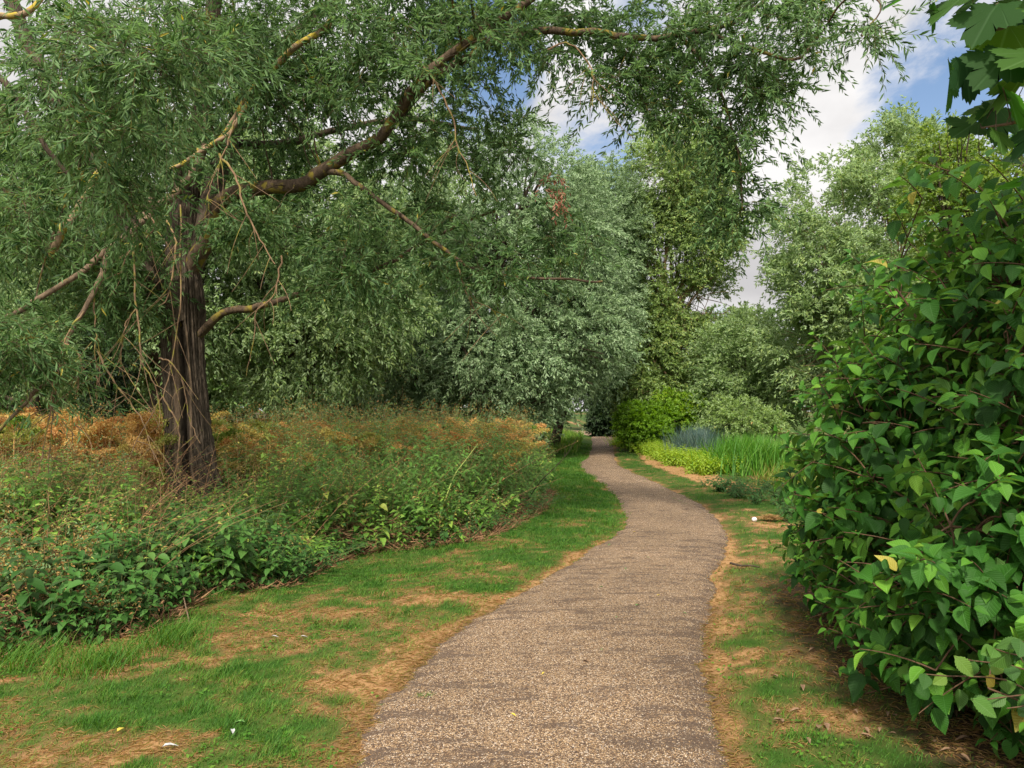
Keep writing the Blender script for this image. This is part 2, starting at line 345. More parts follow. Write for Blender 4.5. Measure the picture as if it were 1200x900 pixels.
def ground_mat():
    m, nt, out = new_mat('turf_soil'); N, Lk = nt.nodes.new, nt.links.new
    at = N('ShaderNodeAttribute'); at.attribute_name = 'tint'; lu = N('ShaderNodeAttribute'); lu.attribute_name = 'luv'
    tc = N('ShaderNodeTexCoord')
    n = N('ShaderNodeTexNoise'); n.inputs['Scale'].default_value = 90; n.inputs['Detail'].default_value = 6; n.inputs['Roughness'].default_value = .75; Lk(tc.outputs['Object'], n.inputs['Vector'])
    ad = N('ShaderNodeMath'); ad.operation = 'MULTIPLY_ADD'; Lk(n.outputs[0], ad.inputs[0]); ad.inputs[1].default_value = .5; Lk(at.outputs['Fac'], ad.inputs[2])
    r = ramp(nt, [(.3, (.03, .07, .010)), (.6, (.07, .085, .02)), (.85, (.17, .10, .045)), (1, (.30, .175, .08))]); Lk(ad.outputs[0], r.inputs[0])
    r2 = ramp(nt, [(.35, (.025, .018, .012)), (.55, (.07, .042, .025)), (.75, (.17, .105, .06))]); Lk(n.outputs[0], r2.inputs[0])
    sp = N('ShaderNodeSeparateXYZ'); Lk(lu.outputs['Vector'], sp.inputs[0])
    mx = N('ShaderNodeMix'); mx.data_type = 'RGBA'; Lk(sp.outputs[0], mx.inputs[0]); Lk(r.outputs[0], mx.inputs[6]); Lk(r2.outputs[0], mx.inputs[7])
    b = N('ShaderNodeBsdfPrincipled'); b.inputs['Roughness'].default_value = .95; b.inputs['Specular IOR Level'].default_value = .1
    bp = N('ShaderNodeBump'); bp.inputs['Strength'].default_value = .5; bp.inputs['Distance'].default_value = .006; Lk(n.outputs[0], bp.inputs['Height']); Lk(bp.outputs[0], b.inputs['Normal'])
    Lk(mx.outputs[2], b.inputs['Base Color']); Lk(b.outputs[0], out.inputs['Surface']); return m
tag(obj('ground', a, ground_mat()), 'mown verge and soil either side of the gravel path', kind='structure')

def path_mat():
    m, nt, out = new_mat('gravel_path'); N, Lk = nt.nodes.new, nt.links.new
    tc = N('ShaderNodeTexCoord')
    v = N('ShaderNodeTexVoronoi'); v.inputs['Scale'].default_value = 150; Lk(tc.outputs['Object'], v.inputs['Vector'])
    v2 = N('ShaderNodeTexVoronoi'); v2.inputs['Scale'].default_value = 150; v2.feature = 'DISTANCE_TO_EDGE'; Lk(tc.outputs['Object'], v2.inputs['Vector'])
    sp = N('ShaderNodeSeparateColor'); Lk(v.outputs['Color'], sp.inputs[0])
    st = ramp(nt, [(0, (.05, .03, .022)), (.22, (.16, .094, .05)), (.42, (.36, .225, .118)), (.7, (.56, .375, .20)), (.88, (.72, .55, .37)), (1, (.85, .74, .62))]); Lk(sp.outputs[0], st.inputs[0])
    # binder between the stones
    er = N('ShaderNodeMapRange'); Lk(v2.outputs['Distance'], er.inputs[0]); er.inputs[1].default_value = .03; er.inputs[2].default_value = .22
    mb = N('ShaderNodeMix'); mb.data_type = 'RGBA'; Lk(er.outputs[0], mb.inputs[0]); mb.inputs[6].default_value = (.06, .04, .032, 1); Lk(st.outputs[0], mb.inputs[7])
    # worn dark bands across the path where the chippings have gone
    mp = N('ShaderNodeMapping'); mp.inputs['Scale'].default_value = (2.0, 7.5, 1); mp.inputs['Rotation'].default_value = (0, 0, radians(4)); Lk(tc.outputs['Object'], mp.inputs[0])
    n = N('ShaderNodeTexNoise'); n.inputs['Scale'].default_value = 1.2; n.inputs['Detail'].default_value = 7; n.inputs['Roughness'].default_value = .68; n.inputs['Distortion'].default_value = .6; Lk(mp.outputs[0], n.inputs['Vector'])
    at = N('ShaderNodeAttribute'); at.attribute_name = 'tint'
    sb = N('ShaderNodeMath'); sb.operation = 'ADD'; Lk(n.outputs[0], sb.inputs[0]); Lk(at.outputs['Fac'], sb.inputs[1])
    nr = N('ShaderNodeMapRange'); Lk(sb.outputs[0], nr.inputs[0]); nr.inputs[1].default_value = .515; nr.inputs[2].default_value = .60; nr.inputs[4].default_value = .78
    # stones survive here and there inside the worn bands
    gt = N('ShaderNodeMath'); gt.operation = 'LESS_THAN'; Lk(sp.outputs[1], gt.inputs[0]); gt.inputs[1].default_value = .8
    mu = N('ShaderNodeMath'); mu.operation = 'MULTIPLY'; Lk(nr.outputs[0], mu.inputs[0]); Lk(gt.outputs[0], mu.inputs[1])
    mw = N('ShaderNodeMix'); mw.data_type = 'RGBA'; Lk(mu.outputs[0], mw.inputs[0]); Lk(mb.outputs[2], mw.inputs[6]); mw.inputs[7].default_value = (.085, .058, .043, 1)
    n3 = N('ShaderNodeTexNoise'); n3.inputs['Scale'].default_value = .7; n3.inputs['Detail'].default_value = 4; Lk(tc.outputs['Object'], n3.inputs['Vector'])
    hs = N('ShaderNodeHueSaturation'); vr = N('ShaderNodeMapRange'); Lk(n3.outputs[0], vr.inputs[0]); vr.inputs[1].default_value = .3; vr.inputs[2].default_value = .7; vr.inputs[3].default_value = .85; vr.inputs[4].default_value = 1.2
    Lk(vr.outputs[0], hs.inputs['Value']); Lk(mw.outputs[2], hs.inputs['Color'])
    b = N('ShaderNodeBsdfPrincipled'); b.inputs['Roughness'].default_value = .85; b.inputs['Specular IOR Level'].default_value = .25
    bp = N('ShaderNodeBump'); bp.inputs['Strength'].default_value = .7; bp.inputs['Distance'].default_value = .004; Lk(er.outputs[0], bp.inputs['Height']); Lk(bp.outputs[0], b.inputs['Normal'])
    Lk(hs.outputs[0], b.inputs['Base Color']); Lk(b.outputs[0], out.inputs['Surface']); return m
py = np.concatenate([np.arange(-12, 1, .5), np.arange(1, 26, .03), np.arange(26, 62, .2)]); K = 17
s = np.linspace(0, 1, K)
PX = xl(py)[:, None]*(1-s)+xr(py)[:, None]*s; PY = np.repeat(py[:, None], K, 1)
PZ = .012+.02*np.sin(pi*s)[None]+(fbm(PX*2, PY*2, 51)-.5)*.012; PZ[:, 0] = -.01; PZ[:, -1] = -.01
edgew = np.maximum(1-np.minimum(PX-xl(py)[:, None], xr(py)[:, None]-PX)/.22, 0)*.09+ (fbm(PX*.9, PY*.5, 52)-.5)*.1
idx = np.arange(len(py)*K).reshape(-1, K)
a = Acc(); a.add(np.stack([PX, PY, PZ], -1).reshape(-1, 3), None, np.stack([idx[:-1, :-1], idx[:-1, 1:], idx[1:, 1:], idx[1:, :-1]], -1).reshape(-1, 4), edgew.ravel())
tag(obj('path', a, path_mat()), 'winding path of brown bound gravel', kind='structure')

# stream below the right bank, behind the reeds
a = Acc(); wy = np.linspace(14, 60, 40); wx0 = xr(wy)+7.4; wx1 = xr(wy)+11.5
v = np.stack([np.stack([wx0, wy, wy*0-.5], -1), np.stack([wx1, wy, wy*0-.5], -1)], 1).reshape(-1, 3)
i = np.arange(39)*2
a.add(v, None, np.stack([i, i+1, i+3, i+2], -1))
m, nt, out = new_mat('stream_water'); b = nt.nodes.new('ShaderNodeBsdfPrincipled'); b.inputs['Base Color'].default_value = (.02, .03, .02, 1); b.inputs['Roughness'].default_value = .08
nz = nt.nodes.new('ShaderNodeTexNoise'); nz.inputs['Scale'].default_value = 4; bp = nt.nodes.new('ShaderNodeBump'); bp.inputs['Strength'].default_value = .1; nt.links.new(nz.outputs[0], bp.inputs['Height']); nt.links.new(bp.outputs[0], b.inputs['Normal'])
nt.links.new(b.outputs[0], out.inputs['Surface'])
tag(obj('water', a, m), 'narrow dark stream beyond the reeds', kind='structure')

# ------------------------------------------------------------------ grass
def sample_verge(n, side, y0, y1, pw=1.6, wmax=8):
    # more blades close by; they get broader with distance
    u = U(0, 1, n); y = (y0**(1-pw)+u*(y1**(1-pw)-y0**(1-pw)))**(1/(1-pw))
    if side < 0:
        a0 = np.maximum(xt(y)-.5, xl(y)-wmax); a1 = xl(y)+.05*U(0, 1, n)**2+.01
    else:
        a0 = xr(y)-.05*U(0, 1, n)**2-.01; a1 = np.minimum(xr(y)+wmax, .82*y+2)
    x = a0+(a1-a0)*U(0, 1, n)
    return x, y
def grass(acc, x, y, hgt, wid, lean=.5, tint=None, keep=None):
    n = len(x)
    d = np.clip(dry_fn(x, y)+U(-.36, .36, n), 0, 1) if tint is None else tint
    base = np.stack([x, y, gz(x, y)-.004], -1)
    th = U(0, 2*pi, n); ln = lean*U(.3, 1.3, n)*(1+d*1.2)
    dirr = nrm(np.stack([np.cos(th)*ln, np.sin(th)*ln, np.ones(n)], -1))
    side = nrm(np.stack([-np.sin(th+.6), np.cos(th+.6), np.zeros(n)], -1))
    h = hgt*(1-.45*d*(tint is None)); w = wid
    mid = base+dirr*h[:, None]*.55
    tip = base+dirr*h[:, None]+np.stack([np.cos(th), np.sin(th), -np.ones(n)*.35], -1)*(h*.35*ln)[:, None]
    v = np.stack([base-side*w[:, None]*.5, base+side*w[:, None]*.5, mid+side*w[:, None]*.4, mid-side*w[:, None]*.4, tip], 1).reshape(-1, 3)
    k = np.arange(n)*5
    tt = np.where(d < .5, .10+d*.85+.24*U(-1, 1, n), d)
    acc.add(v, np.stack([k+3, k+2, k+4], -1), np.stack([k, k+1, k+2, k+3], -1), np.repeat(np.clip(tt, 0, 1), 5))
a = Acc()
for side, n, y1 in ((-1, 170000, 34), (1, 120000, 46)):
    x, y = sample_verge(n, side, 2.3, y1, 1.7, 9)
    so = soil_fn(x, y); dr = dry_fn(x, y); k = U(0, 1, len(x)) > np.maximum(so*.93, smooth(.6, 1, dr)*.5)
    x, y, = x[k], y[k]
    tuft = smooth(.5, .75, fbm(x*6.5, y*6.5, 61, 3))
    sc_ = (y/4)**.65
    grass(a, x, y, (.018+.045*tuft+.018*U(0, 1, len(x)))*(1+.3*(sc_-1)), .0032*sc_*U(.7, 1.3, len(x)), .7)
tag(obj('grass', a, M['grass'], sm=False), 'short mown green grass with straw coloured patches beside the path', 'grass', kind='stuff')
# dry straw lying on the bare patches
a = Acc(); n = 80000
for side in (-1, 1):
    x, y = sample_verge(n, side, 2.3, 24, 1.9, 6); k = dry_fn(x, y)+soil_fn(x, y)*.5 > U(.35, .9, n); x, y = x[k], y[k]; q = len(x)
    th = U(0, 2*pi, q); L = U(.02, .085, q); w = .0022*(y/4)**.6
    dd = np.stack([np.cos(th), np.sin(th), U(-.05, .25, q)], -1)
    leaves(a, np.stack([x, y, gz(x, y)+.004+U(0, .006, q)], -1), dd, np.tile([0, 0, 1.], (q, 1)), L, w*1.6, U(.72, 1, q), T_S)
tag(obj('dry_straw', a, M['grass'], sm=False), 'pale straw and dead grass lying on the bare patches of the verge', 'dry grass', kind='stuff')

# small broad leaves of clover and plantain in the turf
a = Acc(); n = 9000
for side in (-1, 1):
    x, y = sample_verge(n, side, 2.3, 14, 1.8, 6); k = (fbm(x*2.2, y*2.2, 64, 3) > .52) & (soil_fn(x, y) < .4); x, y = x[k], y[k]; q = len(x); th = U(0, 2*pi, q)
    leaves(a, np.stack([x, y, gz(x, y)+U(.004, .022, q)], -1), np.stack([np.cos(th), np.sin(th), U(.0, .6, q)], -1), nrm(rng.normal(0, .3, (q, 3))+[0, 0, 1]), U(.012, .03, q), U(.010, .018, q), U(.1, .55, q), T_OV2)
tag(obj('clover', a, M['grass']), 'clover and other small broad leaved weeds among the mown grass', 'clover', kind='stuff')

# tall grass on the right bank
a = Acc(); n = 60000
y = U(13, 48, n); x = xr(y)+1.9+1.3*smooth(15, 18, y)+U(0, 7, n); k = (x < .62*y+1.5) & (fbm(x*.7, y*.7, 66) > .36); x, y = x[k], y[k]
grass(a, x, y, U(.22, .62, len(x)), U(.012, .024, len(x)), .35, tint=np.clip(.35+fbm(x*.4, y*.4, 67)*.75-.15+U(-.2, .2, len(x)), .2, .95))
y = U(26, 60, 9000); x = xl(y)-U(.5, 4.5, 9000); grass(a, x, y, U(.15, .45, 9000), U(.02, .035, 9000), .35, tint=U(.3, .68, 9000))
tag(obj('tall_grass', a, M['grass'], sm=False), 'long yellow green meadow grass on the right bank and left of the far path', 'grass', kind='stuff')

# ------------------------------------------------------------------ the near willow
WB = G(232, 612); WB[2] = 0
wd = WB[1]
willow = thing('willow_tree', 'large old willow with furrowed brown trunk standing in weeds on the left', 'tree', WB)
def pts(l): return np.array([P(*q) for q in l])
tr = pts([(233, 625, wd), (230, 585, wd), (222, 520, wd), (216, 440, wd), (214, 390, wd), (213, 350, wd-.05), (214, 300, wd), (216, 255, wd+.05), (222, 200, wd+.1), (236, 130, wd+.1), (246, 60, wd), (252, -20, wd), (262, -140, wd), (270, -300, wd)])
tr[0, 2] = -.1
tw = np.array([40, 34, 29, 26, 25.5, 26.5, 21, 18, 15, 12, 10, 9, 7, 3])/850*wd
NS, NT = 620, 260
cen = spline(tr, NS); rad = np.interp(np.linspace(0, 1, NS), np.linspace(0, 1, len(tw)), tw)
th = np.linspace(0, 2*pi, NT, endpoint=False)
TH, SS = np.meshgrid(th, np.linspace(0, 1, NS)); hh = cen[:, 2][:, None]
ridge = 1-np.abs(2*fbm(np.cos(TH)*9+np.sin(TH)*4+hh*.6, np.sin(TH)*9.5-np.cos(TH)*3+hh*.9, 71, 3)-1)*2
fine = fbm(TH*9+hh*1.2, hh*3.5, 72, 3)-.5
cam_ang = -pi/2
dth = (TH-(1.5*pi+.30)+pi) % (2*pi)-pi       # the scar, a little right of the side facing the camera
ctr = dth+.12*np.sin(hh*2.2)
groove = np.exp(-(ctr/.13)**2)*smooth(.15, .6, hh)*(1-smooth(2.95, 3.3, hh))
lip = np.exp(-((ctr+.30)/.16)**2)*smooth(.4, .9, hh)*(1-smooth(2.7, 3.2, hh))
lip2 = np.exp(-((ctr-.25)/.09)**2)*smooth(.2, .6, hh)*(1-smooth(2.6, 3.0, hh))
R = rad[:, None]*(.84+.13*ridge-.05+.14*fine-.48*groove+.12*lip+.10*lip2)+.10*np.exp(-hh*5)*np.maximum(0, np.sin(TH*5+1))
# burrs around the fork
R = R*(1+.12*np.exp(-((hh-3.0)/.35)**2)*(fbm(TH*2, hh*4, 73)-.2))
V = cen[:, None, :]+np.stack([np.cos(TH)*R, np.sin(TH)*R, (fine*.03)], -1)
idx = np.arange(NS*NT).reshape(NS, NT); nx_ = np.roll(idx, -1, 1)
a = Acc(); a.add(V.reshape(-1, 3), None, np.stack([idx[:-1], nx_[:-1], nx_[1:], idx[1:]], -1).reshape(-1, 4), np.clip(1.1*lip+.9*lip2+.1*ridge-groove, 0, 1).ravel())
obj('trunk', a, M['willow_bark'], willow)
limbs = [
 ('limb', [(218, 330, wd), (240, 285, wd-.2), (262, 235, wd-.4), (300, 222, wd-.7), (352, 216, wd-1), (382, 196, wd-1.2), (425, 172, wd-1.4), (452, 150, wd-1.6), (482, 108, wd-1.8), (520, 72, wd-1.9), (560, 40, wd-2), (610, 5, wd-2), (690, -50, wd-2)], 10, 4, 'limb_bark'),
 ('limb', [(225, 400, wd), (262, 370, wd-.2), (300, 360, wd-.3), (340, 348, wd-.4), (372, 340, wd-.4), (425, 322, wd-.3), (470, 300, wd-.2), (520, 270, wd), (580, 250, wd)], 5, 1.5, 'limb_bark'),
 ('limb', [(214, 385, wd), (180, 350, wd-.1), (150, 318, wd-.2), (95, 280, wd-.3), (40, 245, wd-.4), (-40, 205, wd-.5), (-160, 150, wd-.6)], 11, 4, 'limb_bark'),
 ('limb', [(212, 375, wd-.1), (192, 338, wd-.3), (165, 298, wd-.5), (143, 250, wd-.6), (118, 205, wd-.7), (85, 150, wd-.8), (45, 80, wd-.8), (15, 10, wd-.8), (-30, -100, wd-.8)], 14, 7, 'willow_bark'),
 ('limb', [(222, 320, wd), (243, 255, wd+.1), (260, 190, wd+.2), (283, 130, wd+.3), (310, 85, wd+.4), (350, 40, wd+.5), (400, -10, wd+.5), (460, -90, wd+.5)], 14, 5, 'willow_bark'),
 ('limb', [(235, 300, wd+.2), (270, 175, wd+.5), (330, 170, wd+.9), (400, 150, wd+1.3), (480, 140, wd+1.6), (560, 150, wd+1.8)], 6, 2, 'dark_bark'),
 ('limb', [(452, 150, wd-1.6), (500, 100, wd-1.5), (560, 60, wd-1.7), (640, 36, wd-1.9), (700, 40, wd-2), (760, 43, wd-2.1), (820, 38, wd-2.2), (865, 22, wd-2.2), (920, -20, wd-2.2)], 5.5, 2.2, 'limb_bark'),
 ('limb', [(382, 196, wd-1.2), (410, 208, wd-1.4), (440, 230, wd-1.5), (480, 262, wd-1.5), (520, 292, wd-1.5), (560, 318, wd-1.5), (610, 326, wd-1.5), (660, 330, wd-1.4), (705, 332, wd-1.4)], 3.6, 1.2, 'limb_bark'),
 ('limb', [(-200, -80, wd-2), (-60, 30, wd-2.2), (0, 90, wd-2.4), (50, 165, wd-2.4), (90, 220, wd-2.3)], 6, 2, 'dark_bark'),
 ('broken_branch', [(172, 252, wd-1.1), (200, 232, wd-1.0), (225, 205, wd-.8), (241, 170, wd-.7), (246, 135, wd-.6), (247, 108, wd-.6)], 5, 5.5, 'pale_bark'),
 ('mossy_branch', [(55, 302, wd-2.4), (78, 262, wd-2.3), (100, 228, wd-2.0), (122, 200, wd-1.6), (140, 188, wd-1.0)], 4.5, 3.2, 'lichen_bark'),
 ('mossy_branch', [(232, 178, wd-1.2), (262, 160, wd-1.3), (300, 100, wd-1.5), (338, 62, wd-1.6), (368, 40, wd-1.6), (392, 18, wd-1.6)], 3.4, 4, 'lichen_bark'),
 ('mossy_branch', [(200, 200, wd-2), (232, 182, wd-2), (262, 162, wd-2), (276, 140, wd-2), (290, 118, wd-1.9)], 2.5, 2, 'lichen_bark'),
 ('bare_branch', [(180, 235, wd-1), (160, 270, wd-2), (130, 292, wd-2.6), (95, 318, wd-3), (60, 338, wd-3.2), (20, 362, wd-3.4), (-30, 382, wd-3.6)], 3.6, 3, 'pale_bark'),
 ('bare_branch', [(131, 290, wd-2.6), (118, 330, wd-3), (98, 365, wd-3.2), (76, 402, wd-3.3), (62, 440, wd-3.4), (30, 470, wd-3.5), (-20, 520, wd-3.6)], 3.2, 1.8, 'pale_bark'),
 ('mossy_branch', [(-40, 30, wd-3), (0, 18, wd-3), (35, 12, wd-3), (70, -30, wd-2.8)], 4, 3, 'lichen_bark'),
 ('limb', [(800, 38, wd-2.1), (825, 75, wd-2.1), (845, 110, wd-2.1), (858, 150, wd-2.1), (866, 200, wd-2.1), (868, 245, wd-2.1)], 2.4, .8, 'limb_bark'),
 ('limb', [(820, 38, wd-2.2), (880, 60, wd-2.3), (930, 70, wd-2.4), (960, 40, wd-2.5), (1000, -10, wd-3), (1030, 10, wd-3.2), (1010, 45, wd-3.2)], 2.2, .7, 'limb_bark'),
]
skel = [cen[286::2]]
for nm, l, r0, r1, mt in limbs:
    c = spline(pts(l), 40 if len(l) > 5 else 24); n = len(c)
    c = c+(np.stack([fbm(c[:, 2]*3, c[:, 0]*3, 80), fbm(c[:, 0]*3, c[:, 1]*3+9, 81), fbm(c[:, 0]*3+4, c[:, 2]*3, 82)], -1)-.5)*.12
    r = np.linspace(r0, r1, n)/850*c[:, 1]*(1+.18*(fbm(np.arange(n)*.4, np.zeros(n)+len(l), 83)-.5))
    a = Acc(); tubes(a, c[None], r[None], 12); obj(nm, a, M[mt], willow)
    if nm == 'limb': skel.append(c)
    if nm != 'limb':   # short dead side shoots
        pass
skel = np.concatenate(skel)
# crown: clusters of drooping leafy twigs fed by thin branches
blobs = [(100, 75, 5.4, 150, 90, .7, 38), (230, 80, 9.8, 190, 110, 1.6, 120), (30, 190, 8.4, 110, 110, 1.4, 56), (420, 40, 8.8, 200, 80, 1.5, 135), (330, 170, 10.4, 130, 70, 1, 40),
         (650, 25, 8.5, 160, 60, 1.2, 66), (735, 85, 8.7, 110, 72, 1.0, 32), (860, 75, 8.4, 100, 90, 1.1, 48), (868, 205, 8.6, 30, 80, .6, 10), (930, 10, 8.2, 70, 45, .8, 22),
         (440, 290, 9.4, 120, 95, 1.2, 62), (600, 280, 9.2, 110, 60, 1.0, 30), (90, 320, 9.8, 130, 70, 1.0, 34), (15, 410, 6.6, 50, 75, .5, 22), (530, 170, 9.4, 105, 70, 1, 40), (40, 250, 7, 60, 60, .6, 12), (150, 150, 6.6, 60, 40, .4, 8),
         (270, 130, 13.2, 300, 190, 2.2, 150), (400, -260, 8, 520, 190, 3, 110), (-260, 120, 8, 200, 300, 2, 50), (300, -500, 9, 500, 200, 3, 60), (1015, 40, 6.8, 45, 22, .3, 7), (130, 330, 9.8, 70, 45, .5, 16), (140, 250, 6.6, 70, 45, .4, 9), (170, 170, 7.2, 60, 50, .5, 9),  (230, 40, 5.8, 90, 40, .5, 12), (280, 250, 8.6, 40, 40, .4, 7)]
cc, near = [], []
for (u, v, d, ru, rv, rd, n) in blobs:
    q = rand_dir(n)*(U(0, 1, n)**.4)[:, None]
    for k in range(n):
        cc.append(P(u+q[k, 0]*ru, v+q[k, 2]*rv, max(3.6, d+q[k, 1]*rd)))
cc = np.array(cc); cc = cc[noise3(cc, 1.7, 90) > .42]
px_u = 600+cc[:, 0]/cc[:, 1]*850; px_v = 480-(cc[:, 2]-1.6)/cc[:, 1]*850
def inhole(u, v, r): return ((px_u-u)**2+(px_v-v)**2 < r*r)
hole = (inhole(575, 65, 38) & (U(0, 1, len(cc)) < .75)) | (inhole(272, 12, 24) & (U(0, 1, len(cc)) < .5)) | (px_u-.35*(px_v) > 955) & (px_v < 320) & (px_v > 0) & (px_u < 1000)
cc = cc[~hole]
rng.shuffle(cc)
br = Acc(); done = 0; S = skel.copy()
for frac in (.12, .35, 1.0):
    e = int(len(cc)*frac); c = cc[done:e]; done = e
    near_i = np.empty(len(c), int)
    for k in range(0, len(c), 200):
        D = ((c[k:k+200, None]-S[None])**2).sum(-1) ; near_i[k:k+200] = D.argmin(1)
    s0 = S[near_i]; ln = np.linalg.norm(c-s0, axis=1)
    mid = s0+(c-s0)*.5+np.stack([U(-.1, .1, len(c)), U(-.1, .1, len(c)), U(.0, .3, len(c))], -1)*ln[:, None]
    b = bezier(s0, mid, c, 9); r = np.linspace(1, .35, 9)[None]*np.clip(ln*.008, .004, .016)[:, None]
    b[:, 1:-1] += rng.normal(0, .012, (len(c), 7, 3))
    tubes(br, b, r, 4)
    S = np.concatenate([S, b[:, ::2].reshape(-1, 3)])
def sprays(leafacc, twigacc, C, ntw, M_, Lr, Tr, wr, drop=(.3, .9), T=T_S, outward=None, upb=0, tint=(.0, .8), tw_r=.0022, spread=.7, leaf_ahead=.8):
    """ntw drooping twigs from every centre, M_ leaves on each"""
    n = len(C)*ntw; c = np.repeat(C, ntw, 0)+rng.normal(0, .05, (n, 3))
    d = rand_dir(n); d[:, 2] = d[:, 2]*.6+upb
    if outward is not None: d = d*.75+np.repeat(outward, ntw, 0)
    d = nrm(d); L = U(Tr[0], Tr[1], n)
    g = U(drop[0], drop[1], n)
    t = np.linspace(0, 1, 6)
    pp = c[:, None]+d[:, None]*(L[:, None]*t)[..., None]; pp[..., 2] -= (g*L)[:, None]*t**2
    if twigacc is not None: tubes(twigacc, pp, np.linspace(1, .4, 6)[None]*tw_r*np.ones((n, 1)), 3)
    tl = np.sort(U(.12, 1.0, (n, M_)), 1)
    base = c[:, None]+d[:, None]*(L[:, None]*tl)[..., None]; base[..., 2] -= (g*L)[:, None]*tl**2
    tan = nrm(np.repeat(d[:, None], M_, 1)+np.stack([tl*0, tl*0, -2*g[:, None]*tl], -1))
    side = nrm(np.cross(tan, rand_dir(n*M_).reshape(n, M_, 3)))
    ld = nrm(tan*leaf_ahead+side*spread+np.array([0, 0, -.12])).reshape(-1, 3)
    up = nrm(np.cross(ld, side.reshape(-1, 3)))*np.sign(U(-.4, 1, n*M_))[:, None]+np.array([0, 0, .55])
    Ll = U(Lr[0], Lr[1], n*M_)
    ct = np.repeat(U(-.18, .18, len(C)), ntw*M_)
    tt = np.clip(U(tint[0], tint[1], n*M_)+ct, 0, .93); tt = np.where(U(0, 1, n*M_) < .006, 1, tt)
    leaves(leafacc, base.reshape(-1, 3), ld, up, Ll, Ll*wr, tt, T)
lf = Acc()
nearm = cc[:, 1] < 7.2
sprays(lf, br, cc[nearm], 10, 24, (.055, .105), (.25, .7), .19, (.05, .8), T_W)
sprays(lf, br, cc[~nearm], 10, 26, (.06, .115), (.25, .75), .24, (.05, .75), T_S)
obj('twigs', br, M['limb_bark'], willow)
obj('crown', lf, M['willow_leaf'], willow)
print('willow leaves', lf.n//4)
# a dead reddish spray of leaves caught in the crown
a = Acc(); C = np.array([P(648, 205, 8.6), P(655, 222, 8.6), P(641, 222, 8.6)]); sprays(a, None, C, 4, 14, (.05, .08), (.15, .3), .25, (1.0, 1.6), T_S, tint=(.6, 1))
obj('dead_leaves', a, leaf_mat('rust_leaf', [(0, (.14, .05, .03)), (1, (.30, .12, .07))], trans=.15), willow)['label'] = 'small bunch of rusty dead leaves'
# bare twigs hanging in front of and beside the trunk
hang = [
 [(156, 270, 7.6), (158, 330, 7.6), (160, 362, 7.6), (165, 400, 7.6), (166, 425, 7.6), (178, 445, 7.6), (186, 465, 7.7), (188, 500, 7.7)],
 [(160, 362, 7.6), (148, 378, 7.6), (143, 405, 7.6), (141, 440, 7.6)],
 [(212, 240, 9), (211, 310, 9), (211, 365, 9), (205, 405, 9), (198, 440, 9), (190, 465, 8.9), (170, 500, 8.8), (150, 540, 8.7), (132, 600, 8.7)],
 [(195, 258, 9), (206, 285, 8.9), (202, 320, 8.9), (196, 350, 8.9), (186, 360, 8.9)],
 [(190, 465, 8.9), (205, 490, 8.9), (210, 520, 8.9), (204, 560, 8.9), (200, 590, 8.9)],
 [(186, 420, 8.9), (200, 425, 8.9), (215, 450, 8.9), (222, 490, 8.9), (235, 520, 8.9)],
 [(255, 180, 7.8), (275, 205, 7.8), (285, 240, 7.8), (298, 268, 7.8), (310, 290, 7.8), (322, 310, 7.8)],
 [(276, 140, 7.8), (262, 180, 7.8), (248, 215, 7.8), (240, 240, 7.8)],
 [(110, 350, 7.2), (112, 400, 7.2), (113, 440, 7.2), (113, 470, 7.2)],
 [(62, 440, 6.8), (60, 480, 6.8), (52, 520, 6.8), (40, 570, 6.8), (10, 620, 6.8)],
 [(76, 402, 6.9), (95, 420, 6.9), (92, 450, 6.9), (86, 480, 6.9), (85, 520, 6.9)],
 [(98, 365, 7), (80, 390, 6.9), (70, 430, 6.9), (64, 470, 6.9), (60, 505, 6.9), (58, 560, 6.9), (70, 640, 6.9)],
 [(115, 410, 7.6), (135, 450, 7.6), (150, 468, 7.6), (170, 500, 7.6), (182, 540, 7.6)],
 [(330, 300, 8.2), (326, 330, 8.2), (318, 350, 8.2), (300, 365, 8.2), (297, 400, 8.2), (288, 440, 8.2)],
 [(535, 305, 9), (548, 345, 9), (572, 360, 9), (596, 372, 9)],
 [(490, 70, 8.2), (505, 90, 8.2), (520, 115, 8.2), (532, 145, 8.2), (535, 170, 8.2), (548, 195, 8.2), (558, 230, 8.2)],
 [(640, 60, 8), (665, 50, 8), (690, 75, 8), (695, 100, 8), (694, 126, 8)],
 [(170, 250, 8.8), (182, 265, 8.8), (166, 284, 8.7), (148, 300, 8.7), (140, 330, 8.7)],
]
for l in hang:
    c = spline(pts(l), 22); c = c+rng.normal(0, .006, c.shape)
    a = Acc(); w = U(.8, 1.25)
    tubes(a, c[None], np.linspace(.0125, .005, 22)[None]*w*(.8 if len(l) < 5 else 1), 6, .5)
    # forks
    nf = 7; k = rng.integers(4, 20, nf); s0 = c[k]; dd = nrm(rand_dir(nf)*[1, .4, .5]+[0, 0, -.7]); L = U(.2, .75, nf)
    tubes(a, bezier(s0, s0+dd*L[:, None]*.5+rng.normal(0, .05, (nf, 3)), s0+dd*L[:, None]+[0, 0, -.05], 7), np.linspace(.005, .0022, 7)[None]*np.ones((nf, 1)), 4)
    obj('hanging_twig', a, M['dead_twig'], willow)

